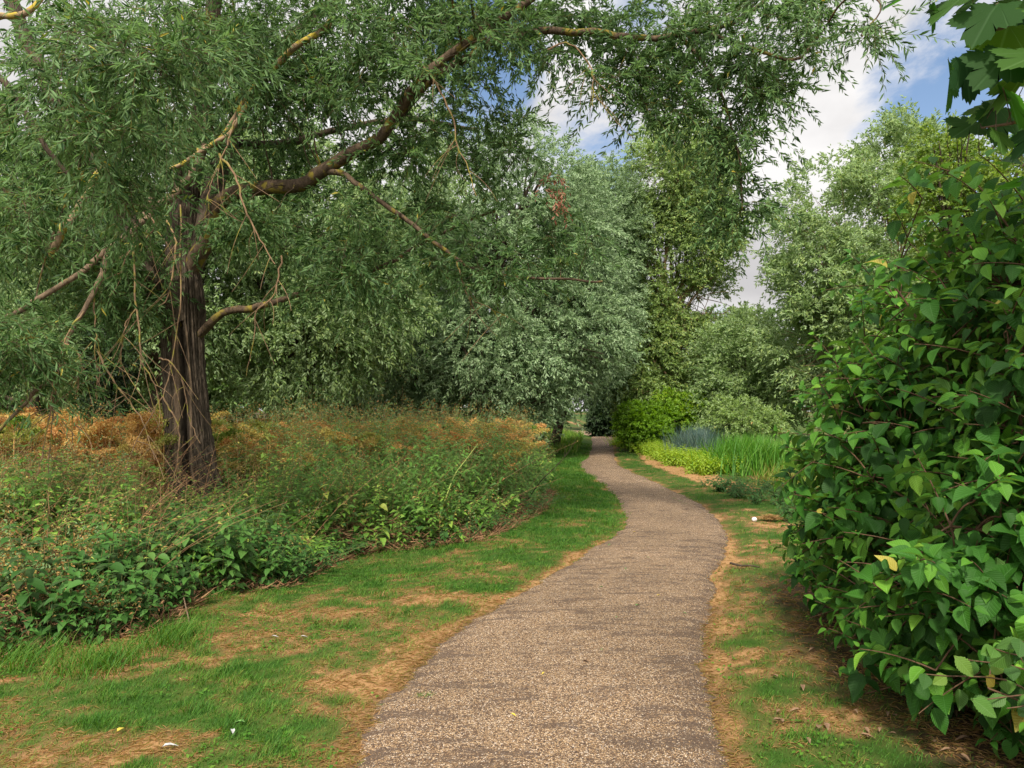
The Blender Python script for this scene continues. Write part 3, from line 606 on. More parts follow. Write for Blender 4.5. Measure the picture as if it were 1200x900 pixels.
# ------------------------------------------------------------------ other trees
def tree(name, label, base_px, d, lobes, mat, bark, nspray, leafL, trunk_r=.2, nl=22, upb=.25, drop=(.1, .5), tint=(0, .9), cull=.42, wr=.28, nstems=1, group=None, Tr=(.4, .9), cat='tree', lean=0, limb_n=5, cs=.9, sm=0.6, tw=.006):
    """lobes in photo pixels: (u, v, dd, ru, rv, rd metres)"""
    B = P(base_px, 480, d); B[2] = float(gz(B[0], B[1]))-.05
    root = thing(name, label, cat, B, group)
    Lb = []
    for (u, v, dd, ru, rv, rd) in lobes:
        Lb.append((P(u, v, d+dd), np.array([ru/850*d, rd, rv/850*d])))
    wts = np.array([r[0]*r[1]+r[0]*r[2]+r[1]*r[2] for _, r in Lb]); wts = wts/wts.sum()
    tk = Acc(); top = max(c[2]+.45*r[2] for c, r in Lb)
    tops = []
    for k in range(nstems):
        off = U(-.5, .5, 2)*trunk_r*3*(nstems > 1)
        c0 = Lb[int(np.argmax([c[2] for c, r in Lb]))][0]
        tp = np.array([c0[0]+U(-.6, .6), c0[1]+U(-.4, .4), top*U(.85, 1)])
        b0 = B+[off[0], off[1], 0]
        c = spline(np.array([b0, b0*.7+tp*.3+[U(-.3, .3)+lean, 0, 0], b0*.35+tp*.65+[U(-.4, .4), U(-.3, .3), 0], tp]), 24); c[0, 2] = B[2]
        rr = np.linspace(1, .15, 24)*trunk_r*(1+.35*np.exp(-np.arange(24)*.9))*(1 if nstems == 1 else .7)
        tubes(tk, c[None], rr[None], 10); tops.append(c)
    tops = np.concatenate(tops)
    for (c, r) in Lb:
        n = limb_n; tgt = c+rand_dir(n)*r*.75
        src = tops[np.clip((np.searchsorted(tops[:24, 2], tgt[:, 2]*.62)), 4, 20)]
        mid = (src+tgt)/2+np.stack([np.zeros(n), np.zeros(n), U(.1, .5, n)], -1)
        tubes(tk, bezier(src, mid, tgt, 10), np.linspace(.38, .08, 10)[None]*trunk_r*np.ones((n, 1)), 6)
        # finer branches inside the lobe
        n2 = n*5; s2 = np.repeat(tgt, 5, 0)*.5+np.repeat(src, 5, 0)*.5; t2 = c+rand_dir(n2)*r*.9
        tubes(tk, bezier(s2, (s2+t2)/2+[0, 0, .2], t2, 7), np.linspace(.13, .04, 7)[None]*trunk_r*np.ones((n2, 1)), 4)
    obj('trunk', tk, M[bark], root)
    lf = Acc()
    for (c, r), w in zip(Lb, wts):
        n = int(nspray*w); q = rand_dir(n); rr = U(0, 1, n)**.42
        lump = 1+.35*(noise3(q*2.3+c, 1.0, 95)-.5)*2*sm
        p = c+q*r*(rr*lump)[:, None]
        k = (noise3(p, cs, 97) > cull-.12*(1-rr)) & (p[:, 2] > .15); p, q = p[k], q[k]
        sprays(lf, None, p, 3, nl//3*2, (leafL*.75, leafL*1.2), (Tr[0]*1., Tr[1]), wr*1.25, drop, T_S, outward=q*np.array([.8, .8, .6]), upb=upb, tint=tint)
    obj('crown', lf, M[mat], root)
    return root

tree('silver_willow', 'broad silvery grey green willow with low drooping skirt left of the path bend', 600, 25,
     [(500, 300, 1, 110, 120, 3.2), (590, 250, 0, 110, 100, 3.2), (660, 300, 0, 70, 90, 2.6), (560, 400, -1, 110, 90, 3), (655, 395, -1, 78, 76, 2.4), (470, 420, 0, 90, 80, 2.5), (600, 465, -1, 66, 60, 2), (702, 380, 1, 40, 72, 1.8)],
     'silver_leaf', 'dark_bark', 6200, .135, .3, 24, .25, (.1, .6), (0, 1), .40, .26)
tree('silver_willow', 'pale upright silvery willow behind the drooping one just left of the path end', 648, 30,
     [(705, 270, 0, 48, 75, 2.0), (700, 360, 0, 52, 70, 2.0), (690, 415, 0, 46, 50, 2)], 'silver_leaf', 'dark_bark', 2400, .15, .2, 24, .5, (.0, .3), (.35, 1), .36, .26)
tree('poplar_tree', 'tall olive green tree with pale trunks and rusty leaves at the centre of the photo', 782, 30,
     [(800, 195, 0, 62, 62, 2), (765, 270, .5, 36, 50, 1.4), (822, 270, 0, 46, 55, 1.6), (795, 345, .8, 58, 62, 1.8), (760, 400, .5, 42, 60, 1.5), (838, 350, 1, 34, 55, 1.4), (835, 430, .5, 46, 60, 1.6), (785, 450, .8, 62, 50, 1.6), (750, 455, 0, 30, 34, 1.2)],
     'olive_leaf', 'tan_bark', 8200, .12, .17, 24, .3, (.1, .5), (.05, .97), .42, .30, 4, Tr=(.35, .8), limb_n=4)
tree('willow_tree', 'dark green willow with a thin trunk right behind the near willow', 362, 20,
     [(360, 250, 0, 110, 110, 2.4), (300, 330, 1, 80, 90, 2.2), (420, 350, 0, 80, 80, 2), (350, 400, 0, 110, 70, 2.2), (300, 200, 1, 90, 90, 2), (450, 200, 1, 90, 90, 2)],
     'pale_leaf', 'dark_bark', 2900, .14, .13, 24, .0, (.2, .8), (0, .9), .49, .26)
tree('willow_tree', 'shady green willow with a forked dark trunk seen left of the near trunk', 166, 17,
     [(140, 260, 0, 110, 110, 2.2), (90, 360, 0, 80, 80, 1.8), (190, 380, .5, 90, 70, 1.8), (220, 250, 1, 90, 90, 2)],
     'pale_leaf', 'dark_bark', 1900, .12, .26, 24, .0, (.3, .9), (0, .7), .42, .28, 2)
tree('willow_tree', 'deep green willow at the left edge of the photo with its trunk in orange bracken', 42, 19,
     [(20, 240, 0, 110, 120, 2.4), (-80, 320, 0, 110, 120, 2.4), (60, 370, 0, 60, 70, 1.6), (-30, 430, 1, 80, 50, 2)],
     'mid_leaf', 'dark_bark', 1800, .13, .22, 24, .0, (.3, .9), (0, .6), .42, .28)
tree('holly_bush', 'small dark evergreen bush in bracken left of the near willow trunk', 128, 13.5,
     [(128, 420, 0, 26, 45, .5), (122, 470, 0, 22, 40, .45)], 'dark_leaf', 'dark_bark', 260, .06, .05, 18, .1, (.0, .3), (0, 1), .35, .6, cat='bush', Tr=(.1, .25), limb_n=3)
tree('willow_tree', 'airy pale green willow with leaning branches on the right above the hedge', 1010, 24,
     [(1000, 250, 0, 90, 75, 2.2), (1060, 210, 1, 80, 80, 2), (955, 325, 0, 48, 50, 1.6), (1010, 350, 0, 90, 60, 2.2), (960, 400, 0, 70, 60, 2.2), (1090, 320, 0, 70, 90, 2), (1000, 440, 0, 90, 60, 2.2), (928, 285, 1, 26, 34, 1.0)],
     'pale_leaf', 'tan_bark', 5200, .15, .13, 22, .35, (.05, .5), (.1, 1), .485, .26, 2, cs=1.3, limb_n=4, sm=1.0)
tree('sallow_bush', 'rounded grey green sallow bush right of the path end', 868, 28,
     [(868, 430, 0, 48, 55, 2.2), (900, 470, 0, 55, 42, 2), (845, 480, 0, 36, 42, 1.6), (930, 430, 0, 50, 50, 2), (885, 390, 1, 35, 30, 1.4)],
     'pale_leaf', 'dark_bark', 1900, .14, .12, 22, .3, (.05, .4), (.1, .85), .38, .3, 3, cat='bush')
tree('sallow_bush', 'small dull olive sallow low by the stream below the pale willow', 868, 22,
     [(862, 493, 0, 32, 28, 1), (895, 500, 0, 26, 22, .9)], 'olive_leaf', 'dark_bark', 420, .09, .05, 20, .2, (.05, .4), (.1, .75), .34, .32, 3, cat='bush', Tr=(.15, .4))
tree('ash_tree', 'tall yellow green tree at the right edge rising behind the dogwood', 1150, 15,
     [(1160, 190, 0, 80, 65, 1.4), (1120, 250, 0, 60, 60, 1.2), (1220, 240, 0, 70, 90, 1.5), (1180, 320, 0, 90, 80, 1.5), (1110, 175, 0, 40, 35, .9), (1140, 400, 0, 90, 60, 1.4)],
     'lime_leaf', 'dark_bark', 1700, .075, .12, 24, .3, (.1, .5), (0, .8), .46, .42, 2, Tr=(.2, .5))
tree('yew_bush', 'dark hollow evergreen bush closing the far end of the path', 709, 43,
     [(711, 486, 0, 18, 24, 1.2), (702, 494, .3, 10, 20, 1), (722, 474, .4, 18, 24, 1)], 'dark_leaf', 'dark_bark', 1700, .13, .08, 20, .1, (.0, .3), (0, .8), .15, .5, 3, cat='bush', Tr=(.2, .4))
tree('privet_bush', 'bright green rounded bush right of the path before the bend', 750, 27,
     [(750, 494, 0, 25, 22, .8), (738, 506, 0, 15, 18, .6), (766, 508, -.3, 22, 18, .7), (776, 492, .3, 16, 16, .6)], 'bright_leaf', 'dark_bark', 760, .09, .05, 20, .3, (.0, .4), (.0, .35), .28, .5, 3, cat='bush', Tr=(.15, .35))
tree('privet_bush', 'bush with arching yellow green shoots under the olive tree', 800, 28,
     [(800, 490, 0, 22, 20, .8), (785, 470, 0, 14, 10, .6), (812, 476, 0, 16, 12, .6)], 'bright_leaf', 'dark_bark', 420, .11, .05, 20, .5, (.2, .7), (.2, .8), .38, .4, 3, cat='bush', Tr=(.2, .5))
tree('hawthorn_bush', 'dark green bush behind the blue green reeds', 812, 29,
     [(815, 505, 0, 34, 30, 1.2), (840, 498, 0, 30, 28, 1)], 'mid_leaf', 'dark_bark', 620, .11, .05, 20, .2, (.0, .4), (.0, .35), .32, .42, 3, cat='bush', Tr=(.2, .4))
# far row closing the view
far_labels = [
 ('far broad tree at the left edge behind the bracken', -330, 46, 9), ('far tree filling the gap left of the forked trunk', -60, 42, 9), ('far tree seen between the forked trunk and the near trunk', 150, 44, 10),
 ('far tree just right of the near trunk', 330, 46, 10), ('far tree behind the left half of the silvery willow', 480, 48, 11), ('far tree behind the right half of the silvery willow', 640, 55, 8.5),
 ('far tree rising over the dark bush at the path end', 735, 60, 9), ('far tree behind the tall olive tree', 850, 58, 7.2), ('far low tree in the gap beside the sky', 905, 52, 6.5),
 ('far tree behind the pale willow', 1010, 50, 9.5), ('far tree hidden mostly by the dogwood', 1130, 46, 9), ('far tree at the right edge behind the dogwood', 1300, 46, 10)]
proto = None
for (lab, u, d, h) in far_labels:
    if proto is None:
        f = 46/850.
        proto = tree('field_tree', lab, u, d, [(u, 480-(4.0)/46*850, 0, 70, 75, 3.5), (u+55, 470-60, .5, 55, 60, 3), (u-55, 470-55, -.5, 55, 60, 3), (u+10, 300, 0, 60, 60, 3)],
                     'mid_leaf', 'dark_bark', 1300, .24, .28, 22, .2, (.1, .5), (0, .5), .36, .36, group='far trees closing the field', sm=.8)
        p0 = np.array(proto.location)
        hgt = 9.8
    else:
        q = P(u, 480, d); q[2] = float(gz(q[0], q[1]))
        dup(proto, q, U(0, 6), h/9.8*U(.95, 1.05), lab)

proto = None
for k, u in enumerate(range(-560, 600, 82)):
    d = 37+2.2*math.sin(k*2.1)
    if proto is None:
        proto = tree('hedge_bush', 'dark green hedge bush in the row along the far side of the bracken field', u, d, [(u, 452, 0, 50, 48, 1.8), (u+40, 462, .3, 34, 40, 1.5)], 'mid_leaf', 'dark_bark', 700, .2, .07, 20, .2, (.0, .4), (0, .55), .3, .42, 3, group='hedge bushes beyond the bracken', cat='bush', Tr=(.3, .7))
    else:
        q = P(u, 480, d); q[2] = float(gz(q[0], q[1])); dup(proto, q, U(0, 6), U(1.0, 1.5))

# ------------------------------------------------------------------ dogwood on the right
B = np.array([2.85, 4.6, 0]); dog = thing('dogwood_bush', 'big dogwood bush of broad ribbed dark green leaves overhanging the right verge', 'bush', B)
lob = [((2.72, 5.6, .72), (.72, .8, .78)), ((2.72, 4.6, 1.15), (.86, .8, 1.05)), ((3.25, 5.5, 2.05), (.75, .75, .80)), ((2.98, 4.2, 2.25), (.72, .65, .74)), ((2.30, 3.35, .84), (.74, .62, .62)), ((2.72, 3.5, 1.55), (.78, .6, .8)), ((3.5, 4.6, 2.6), (.6, .6, .62)), ((2.6, 5.0, 1.6), (.62, .6, .62)), ((2.55, 4.2, .5), (.72, .8, .45)), ((2.75, 3.3, .42), (.75, .5, .36))]
st = Acc(); dl = Acc(); C, O = [], []
for c, r in lob:
    c, r = np.array(c), np.array(r); n = int(150*(r[0]*r[2]+r[1]*r[2]+r[0]*r[1])/1.6)
    q = rand_dir(n); q[:, 1] -= .25; q = nrm(q); rr = U(.55, 1.06, n)
    p = c+q*r*rr[:, None]
    # drop what lies deep inside another lobe
    ins = np.zeros(n, bool)
    for c2, r2 in lob:
        if tuple(c2) != tuple(c): ins |= (((p-np.array(c2))/np.array(r2))**2).sum(1) < .45
    k = ~ins & (p[:, 2] > .14); C.append(p[k]); O.append(q[k])
# outlying shoots along the outline
ex = np.array([P(1052, 245, 4.6), P(1040, 300, 4.6), P(1062, 205, 4.4), P(1090, 185, 4.3), P(985, 330, 5.6), P(1005, 300, 5.4), P(960, 395, 5.6), P(940, 455, 5.6), P(925, 520, 5.8), P(922, 560, 5.6), P(930, 610, 5.4), P(945, 655, 4.9), P(965, 700, 4.4), P(985, 735, 4.1), P(1010, 765, 3.8), P(1120, 200, 4.0), P(1160, 180, 3.8), P(1060, 775, 3.4), P(1010, 350, 5.2), P(980, 420, 5.3)])
C.append(ex); O.append(nrm(np.array([[-.6, -.3, .5]]*len(ex))+rng.normal(0, .25, (len(ex), 3))))
C = np.concatenate(C); O = np.concatenate(O); n = len(C)
dirs = nrm(O*[1, 1, .5]+[0, 0, .38]+rng.normal(0, .35, (n, 3)))
L = U(.26, .5, n); start = C-dirs*L[:, None]*.75
t = np.linspace(0, 1, 7); shoot = start[:, None]+dirs[:, None]*(L[:, None]*t)[..., None]; shoot[..., 2] -= (.18*L)[:, None]*t**2
tubes(st, shoot, np.linspace(.0045, .002, 7)[None]*np.ones((n, 1)), 5)
# main stems from the ground
ns = 46; g0 = np.stack([U(2.35, 3.5, ns), U(3.2, 5.7, ns), np.full(ns, -.03)], -1); tg = start[rng.integers(0, n, ns)]
tubes(st, bezier(g0, g0*.55+tg*.45+[0, 0, .5], tg, 12), np.linspace(.016, .006, 12)[None]*np.ones((ns, 1)), 6)
sp = bezier(g0, g0*.55+tg*.45+[0, 0, .5], tg, 12)[:, 4:].reshape(-1, 3)
D = ((start[:, None]-sp[None])**2).sum(-1).argmin(1); s0 = sp[D]
tubes(st, bezier(s0, (s0+start)/2+[0, 0, .05], start, 6), np.linspace(.006, .0042, 6)[None]*np.ones((n, 1)), 4)
obj('stems', st, M['red_stem'], dog)
side0 = nrm(np.cross(dirs, rand_dir(n))); side1 = np.cross(dirs, side0)
shoot_t = U(.08, .62, n)
for j, tt in enumerate((.12, .32, .5, .68, .84, .97)):
    for sgn in (-1, 1):
        sd = (side0 if j % 2 else side1)*sgn
        bp_ = start+dirs*(L*tt)[:, None]; bp_[:, 2] -= .18*L*tt*tt
        ld = nrm(sd*(1.0-.25*(j == 5))+dirs*(.35+.5*(j == 5))+np.array([0, 0, -.22])+rng.normal(0, .16, (n, 3)))
        # petiole
        pe = bp_+ld*.018
        sz = np.array([.088, .116, .126, .118, .09, .05])[j]*U(.58, 1.28, n)
        k = U(0, 1, n) < (.9 if j > 0 else .6)
        up = nrm(np.array([0, 0, 1.])+O*.55+rng.normal(0, .22, (n, 3)))
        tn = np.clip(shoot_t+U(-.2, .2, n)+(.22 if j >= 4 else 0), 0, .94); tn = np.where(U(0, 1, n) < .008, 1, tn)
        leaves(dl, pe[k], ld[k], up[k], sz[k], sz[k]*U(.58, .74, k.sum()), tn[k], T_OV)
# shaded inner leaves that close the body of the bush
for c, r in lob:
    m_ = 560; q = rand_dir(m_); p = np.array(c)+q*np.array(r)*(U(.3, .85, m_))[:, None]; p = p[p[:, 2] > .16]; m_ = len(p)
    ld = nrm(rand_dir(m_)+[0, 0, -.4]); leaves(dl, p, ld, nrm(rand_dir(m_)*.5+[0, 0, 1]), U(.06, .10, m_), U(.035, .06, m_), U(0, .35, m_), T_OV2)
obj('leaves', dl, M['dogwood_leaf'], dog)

# hazel sapling in the bottom right corner
B = np.array([2.25, 2.95, 0]); hz = thing('hazel_sapling', 'straggly hazel sapling with toothed leaves, some yellow, in the bottom right corner', 'sapling', B)
st, hl = Acc(), Acc()
for (u, v, d) in ((1085, 790, 2.75), (1120, 770, 2.7), (1165, 760, 2.6), (1195, 750, 2.6), (1140, 820, 2.6), (1180, 830, 2.55), (1200, 800, 2.5)):
    tp = P(u, v, d); c = spline(np.array([B+[U(-.05, .05), 0, 0], B*.5+tp*.5+[.1, 0, .2], tp]), 12)
    tubes(st, c[None], np.linspace(.006, .002, 12)[None], 5)
    n = 5; k = rng.integers(6, 12, n); b = c[k]; ld = nrm(rand_dir(n)*[1, .6, .4]+[-.2, -.3, -.45])
    leaves(hl, b, ld, nrm(np.array([[0, -.75, .6]]*n)+rng.normal(0, .2, (n, 3))), U(.045, .085, n), U(.04, .07, n), np.clip(U(.1, .75, n)+.3*(U(0, 1, n) < .08), 0, 1), T_HAZ)
obj('stems', st, M['red_stem'], hz); obj('leaves', hl, M['hazel_leaf'], hz)

# sycamore whose lowest branches hang into the top right corner
B = np.array([5.2, 2.3, 0]); sy = thing('sycamore_tree', 'sycamore reaching large lobed leaves into the top right corner', 'tree', B)
st, sl = Acc(), Acc()
tubes(st, spline(np.array([B, B+[.05, 0, 1.5], B+[-.05, .1, 3.2], B+[.2, .2, 6]]), 20)[None], np.linspace(.17, .07, 20)[None], 12); obj('trunk', st, M['dark_bark'], sy)
st = Acc(); lp = [(1052, -4, 2.5, 62), (1106, 8, 2.4, 70), (1096, 26, 2.5, 40), (1150, 30, 2.3, 74), (1140, -4, 2.4, 80), (1188, 12, 2.3, 78), (1172, 60, 2.4, 66), (1196, 66, 2.2, 80), (1158, 84, 2.3, 70), (1118, 108, 2.5, 70), (1140, 98, 2.4, 66),
      (1180, 104, 2.3, 80), (1150, 128, 2.4, 60), (1196, 128, 2.3, 76), (1128, 150, 2.5, 50), (1172, 150, 2.4, 62), (1200, 165, 2.3, 72), (1166, 40, 2.6, 60), (1204, 36, 2.5, 70), (1215, 90, 2.5, 70), (1230, 140, 2.4, 70), (1176, 168, 2.3, 40), (1090, -20, 2.4, 60), (1180, -30, 2.3, 80), (1125, -40, 2.5, 70), (1225, -10, 2.4, 80)]
brs = [[(1420, -260, 2.3), (1300, -120, 2.4), (1200, -50, 2.4), (1140, -20, 2.45), (1060, -15, 2.5)], [(1420, -260, 2.3), (1320, 0, 2.4), (1230, 60, 2.4), (1170, 90, 2.4), (1112, 100, 2.5)], [(1320, 0, 2.4), (1260, 110, 2.4), (1200, 140, 2.35), (1150, 150, 2.4)], [(1300, -120, 2.4), (1240, -30, 2.4), (1180, 30, 2.35), (1140, 30, 2.35)]]
bp_ = []
for l in brs:
    l3 = [P(*q) for q in l]
    if l[0][1] == -260: l3 = [B+[-.02, .05, 3.1]]+l3[1:]
    c = spline(np.array(l3), 26); tubes(st, c[None], np.linspace(.014, .003, 26)[None], 6); bp_.append(c)
bp_ = np.concatenate(bp_)
for (u, v, d, s_) in lp:
    c = P(u, v, d); L = s_/850*d*1.12
    j = ((bp_-c)**2).sum(1); j[:0] = 9; s0 = bp_[int(np.argmin(j+U(0, .002, len(j))))]
    ld = nrm(np.array([U(-.8, .3), U(-.3, .3), U(-.7, -.1)])); b = c-ld*L*.5
    tubes(st, bezier(s0[None], (s0+b)[None]/2+[0, 0, .02], b[None], 6), .0016, 4)
    leaves(sl, b[None], ld[None], nrm(np.array([U(-.3, .3), -.45+U(-.35, .3), .8]))[None], L*.84, L*.86, np.array([U(0, .95)]), T_SYC)
for (u, v) in [(1300, -300), (1350, -100), (1420, -200), (1280, -420), (1450, -350), (1380, 50)]:   # the rest of the crown, out of the frame
    n = 40; c = P(u, v, 2.6)+rng.normal(0, .25, (n, 3)); ld = nrm(rand_dir(n)+[0, 0, -.4]); leaves(sl, c, ld, nrm(rand_dir(n)*.4+[0, 0, 1]), .15, .16, U(0, .8, n), T_SYC)
obj('branches', st, M['pale_bark'], sy); obj('leaves', sl, M['sycamore_leaf'], sy)

# ------------------------------------------------------------------ weeds on the left
def stems_field(la, sa, x, y, h, nleaf, Lr, wr, tint, T=T_S, lean=.18, opp=False, start=.12, stint=.5, sr=.0025, droop=-.15, spread=1.0, zb=None):
    n = len(x); z = gz(x, y) if zb is None else zb
    b = np.stack([x, y, z-.01], -1); th = U(0, 2*pi, n); ln = lean*U(0, 1.6, n)
    lv = np.stack([np.cos(th)*ln, np.sin(th)*ln, np.ones(n)], -1)
    t = np.linspace(0, 1, 5); cur = np.stack([np.cos(th), np.sin(th), -.3*np.ones(n)], -1)*(ln*.8)[:, None]
    pp = b[:, None]+lv[:, None]*(h[:, None]*t)[..., None]+cur[:, None]*(h[:, None]*t**2)[..., None]
    if sa is not None: tubes(sa, pp, np.linspace(1, .4, 5)[None]*sr*np.ones((n, 1)), 3, stint)
    tl = np.linspace(start, 1, nleaf)[None]+U(-.02, .02, (n, nleaf)); az = U(0, 2*pi, (n, 1))+np.arange(nleaf)[None]*(pi/2 if opp else 2.4)
    for s_ in ((0, pi) if opp else (0,)):
        base = b[:, None]+lv[:, None]*(h[:, None]*tl)[..., None]+cur[:, None]*(h[:, None]*tl**2)[..., None]
        az2 = az+s_+U(-.4, .4, (n, nleaf))
        ld = np.stack([np.cos(az2)*spread, np.sin(az2)*spread, droop+.5*smooth(.8, 1, tl)+U(-.2, .3, (n, nleaf))], -1)
        Ll = U(Lr[0], Lr[1], (n, nleaf))*(1.05-.55*smooth(.7, 1.0, tl))
        tt = np.clip(np.repeat(tint[:, None], nleaf, 1)+U(-.13, .13, (n, nleaf)), 0, 1)
        leaves(la, base.reshape(-1, 3), ld.reshape(-1, 3), nrm(np.array([0, 0, 1.])+rng.normal(0, .25, (n*nleaf, 3))), Ll.ravel(), Ll.ravel()*wr, tt.ravel(), T)
def thicket_pts(n, y0, y1, depth0=.0, depth1=9, pw=1.0):
    u = U(0, 1, n); y = y0*(y1/y0)**u
    w = np.minimum(depth1, xt(y)+.80*y+.6)
    x = xt(y)-depth0-U(0, 1, n)**pw*np.maximum(w-depth0, .1)
    return x, y
wl, ws = Acc(), Acc()
def hmax(x, y):       # the thicket is knee high at its edge and chest high inside
    e = xt(y)-x
    tall = np.where(x < -.10*y, np.where((x/y > -.53) & (x/y < -.30), .55, .98)+.6*smooth(WB[1]-.3, WB[1]+2.2, y), .75+.75*smooth(7.5, 9.5, y))
    return (.42+(tall-.42)*smooth(.05, .9, e)+.25*smooth(1.0, 3.5, e)*(1-smooth(6.5, 8, y)))*(.5+1.0*fbm(x*1.6, y*1.6, 101, 3))
x, y = thicket_pts(3000, 6.4, 26, .0, 11, .8); keep = ~((np.abs(x-WB[0]) < .5) & (np.abs(y-WB[1]) < .45)); x, y = x[keep], y[keep]; n = len(x)
stems_field(wl, ws, x, y, hmax(x, y)*U(.55, 1.05, n), 22, (.06, .13), .42, np.clip(.15+1.5*(fbm(x*1.3, y*1.3, 103, 3)-.38)+U(-.12, .2, n), 0, 1), T_S, .3)
# broader leaved plants in between
x, y = thicket_pts(2200, 6.3, 18, .0, 7, .9); n = len(x)
stems_field(wl, ws, x, y, hmax(x, y)*U(.5, .95, n), 10, (.08, .15), .6, U(.0, .72, n), T_OV2, .25, True, stint=.2)
tag(obj('weed_leaves', wl, M['weed_leaf'], sm=False), 'mixed green and yellowing leaves of the weed thicket left of the path', 'weeds', kind='stuff')
tag(obj('weed_stems', ws, M['stem'], sm=False), 'thin stems of the weed thicket left of the path', 'weeds', kind='stuff')
# dead brown stems and seed heads
wl, ws = Acc(), Acc(); x, y = thicket_pts(2400, 5.0, 22, -.05, 9, .8); k = ~((x/y > -.5) & (x/y < -.32) & (y < WB[1])) | (U(0, 1, len(x)) < .15); x, y = x[k], y[k]; n = len(x)
hh = hmax(x, y)*U(.7, 1.12, n)*np.where(y < 7, .75, 1)
stems_field(wl, ws, x, y, hh, 10, (.02, .05), .5, U(.88, 1, n), T_S, .28, start=.45, sr=.0028)
# rusty crumbly seed plumes
k = U(0, 1, n) < .55; xx, yy, h2 = x[k], y[k], hh[k]; m_ = len(xx)
for j in range(26):
    rr = U(0, .09, m_); a_ = U(0, 2*pi, m_); b = np.stack([xx+np.cos(a_)*rr, yy+np.sin(a_)*rr, gz(xx, yy)+h2*U(.72, 1.06, m_)], -1)
    leaves(wl, b, rand_dir(m_), rand_dir(m_), U(.02, .038, m_), .016, U(.86, 1, m_), T_S)
x, y = thicket_pts(560, 10.5, 18, .3, 9, .9); n = len(x); hh = U(1.15, 1.68, n)
stems_field(wl, ws, x, y, hh, 9, (.03, .08), .45, np.clip(U(.5, 1.1, n), 0, 1), T_S, .25, start=.5, sr=.003)
for j in range(22):
    rr = U(0, .10, n); a_ = U(0, 2*pi, n); leaves(wl, np.stack([x+np.cos(a_)*rr, y+np.sin(a_)*rr, gz(x, y)+hh*U(.88, 1.04, n)], -1), rand_dir(n), rand_dir(n), U(.02, .045, n), .02, U(.88, 1, n), T_S)
# long straw coloured stalks arching among the weeds, thickest at the far left
x1, y1 = thicket_pts(420, 5.6, 12, .1, 7, .8); y2 = U(5.6, 10.5, 700); x2 = -y2*U(.50, .80, 700); x = np.concatenate([x1, x2]); y = np.concatenate([y1, y2]); n = len(x)
stems_field(wl, ws, x, y, U(.7, 1.45, n)*np.where(y < 7, .8, 1), 7, (.03, .07), .28, U(.80, 1, n), T_S, .5, start=.3, sr=.0032)
tag(obj('dead_stalks', wl, M['weed_leaf'], sm=False), 'rusty seed heads of dead weeds in the thicket', 'dead weeds', kind='stuff')
# matted dead bramble and straw at the foot of the thicket
n = 26000; y = U(4.4, 14, n); x = xt(y)+.12-U(0, 1.6, n)**1.2; th = U(0, 2*pi, n)
leaves(ws, np.stack([x, y, gz(x, y)+U(0, .28, n)*smooth(-.1, .5, xt(y)-x)], -1), np.stack([np.cos(th), np.sin(th), U(-.5, .7, n)], -1), rand_dir(n), U(.06, .22, n), .008, .5, T_S)
tag(obj('dead_thatch', ws, M['dry_stem'], sm=False), 'brown dead stems and thatch matted under the weeds', 'dead weeds', kind='stuff')

# bracken: fronds of many small leaflets
def frond():
    a = Acc(); n = 15; t = np.linspace(.22, 1, n); base, d, L = [], [], []
    c = np.stack([t*0, t*.62, .78*t-.42*t**2.4], -1)
    tubes(a, np.stack([np.linspace(0, 1, 8)*0, np.linspace(0, 1, 8)*.62, .78*np.linspace(0, 1, 8)-.42*np.linspace(0, 1, 8)**2.4], -1)[None], np.linspace(.005, .001, 8)[None], 3)
    for s_ in (-1, 1):
        for k in range(n-1):
            PL = .30*(1-t[k])**.8+.02; dd = nrm(np.array([s_*1., .35, -.22+.1*t[k]]))
            m_ = 9; q = np.linspace(.05, 1, m_)[:, None]; pb = c[k]+dd*PL*q; pb[:, 2] -= .05*q[:, 0]**2
            for z_ in (-1, 1):
                ld = nrm(np.tile(np.array([.25*s_, z_*1., -.1]), (m_, 1))); 
                leaves(a, pb, ld, np.tile([0, 0, 1.], (m_, 1)), (.055*(1-q[:, 0]*.75))*(.4+PL*2.2), .018, .5, T_S)
    return a
fa = frond(); fv = np.concatenate(fa.v); ff3 = np.concatenate(fa.f3); ff4 = np.concatenate(fa.f4)
ba = Acc(); y = np.concatenate([U(11.2, 22, 1500), U(9.8, 18, 700)]); n = len(y); x = np.concatenate([U(-1, 0, 1500), U(-1, 0, 700)])
x = xt(y)-.6+x*np.minimum(12, .78*y+xt(y)); x[1500:] = -.45*y[1500:]-U(0, .4, 700)*y[1500:]
far = ~((x/y > -.47) & (x/y < -.31) & (y < WB[1]+.9)); x, y = x[far], y[far]; n = len(x); h0 = U(.35, 1.12, n)+.2*(x < -.42*y); az = U(0, 2*pi, n); s_ = U(.5, .95, n)
tb = np.clip(.55+(fbm(x*.7, y*.7, 111)-.5)*1.2+U(-.35, .3, n)-.32*((x > -.47*y) & (x < -.36*y))*(y > 14), 0, 1)
nv = len(fv)
for k in range(n):
    ca, sa_ = math.cos(az[k]), math.sin(az[k]); v = fv*s_[k]
    v = v+np.outer(v[:, 1]**2, [U(-.5, .5), 0, U(-.3, .5)]); v[:, 2] += v[:, 0]*U(-.5, .5)
    v = np.stack([v[:, 0]*ca-v[:, 1]*sa_, v[:, 0]*sa_+v[:, 1]*ca, v[:, 2]*U(.1, .9)], -1)
    v = v+rng.normal(0, .009, v.shape)+np.repeat(rng.normal(0, .022, (len(v)//4+1, 3)), 4, 0)[:len(v)]
    zt = float(gz(x[k], y[k])); ba.add(v+[x[k], y[k], zt+h0[k]], ff3, ff4, tb[k])
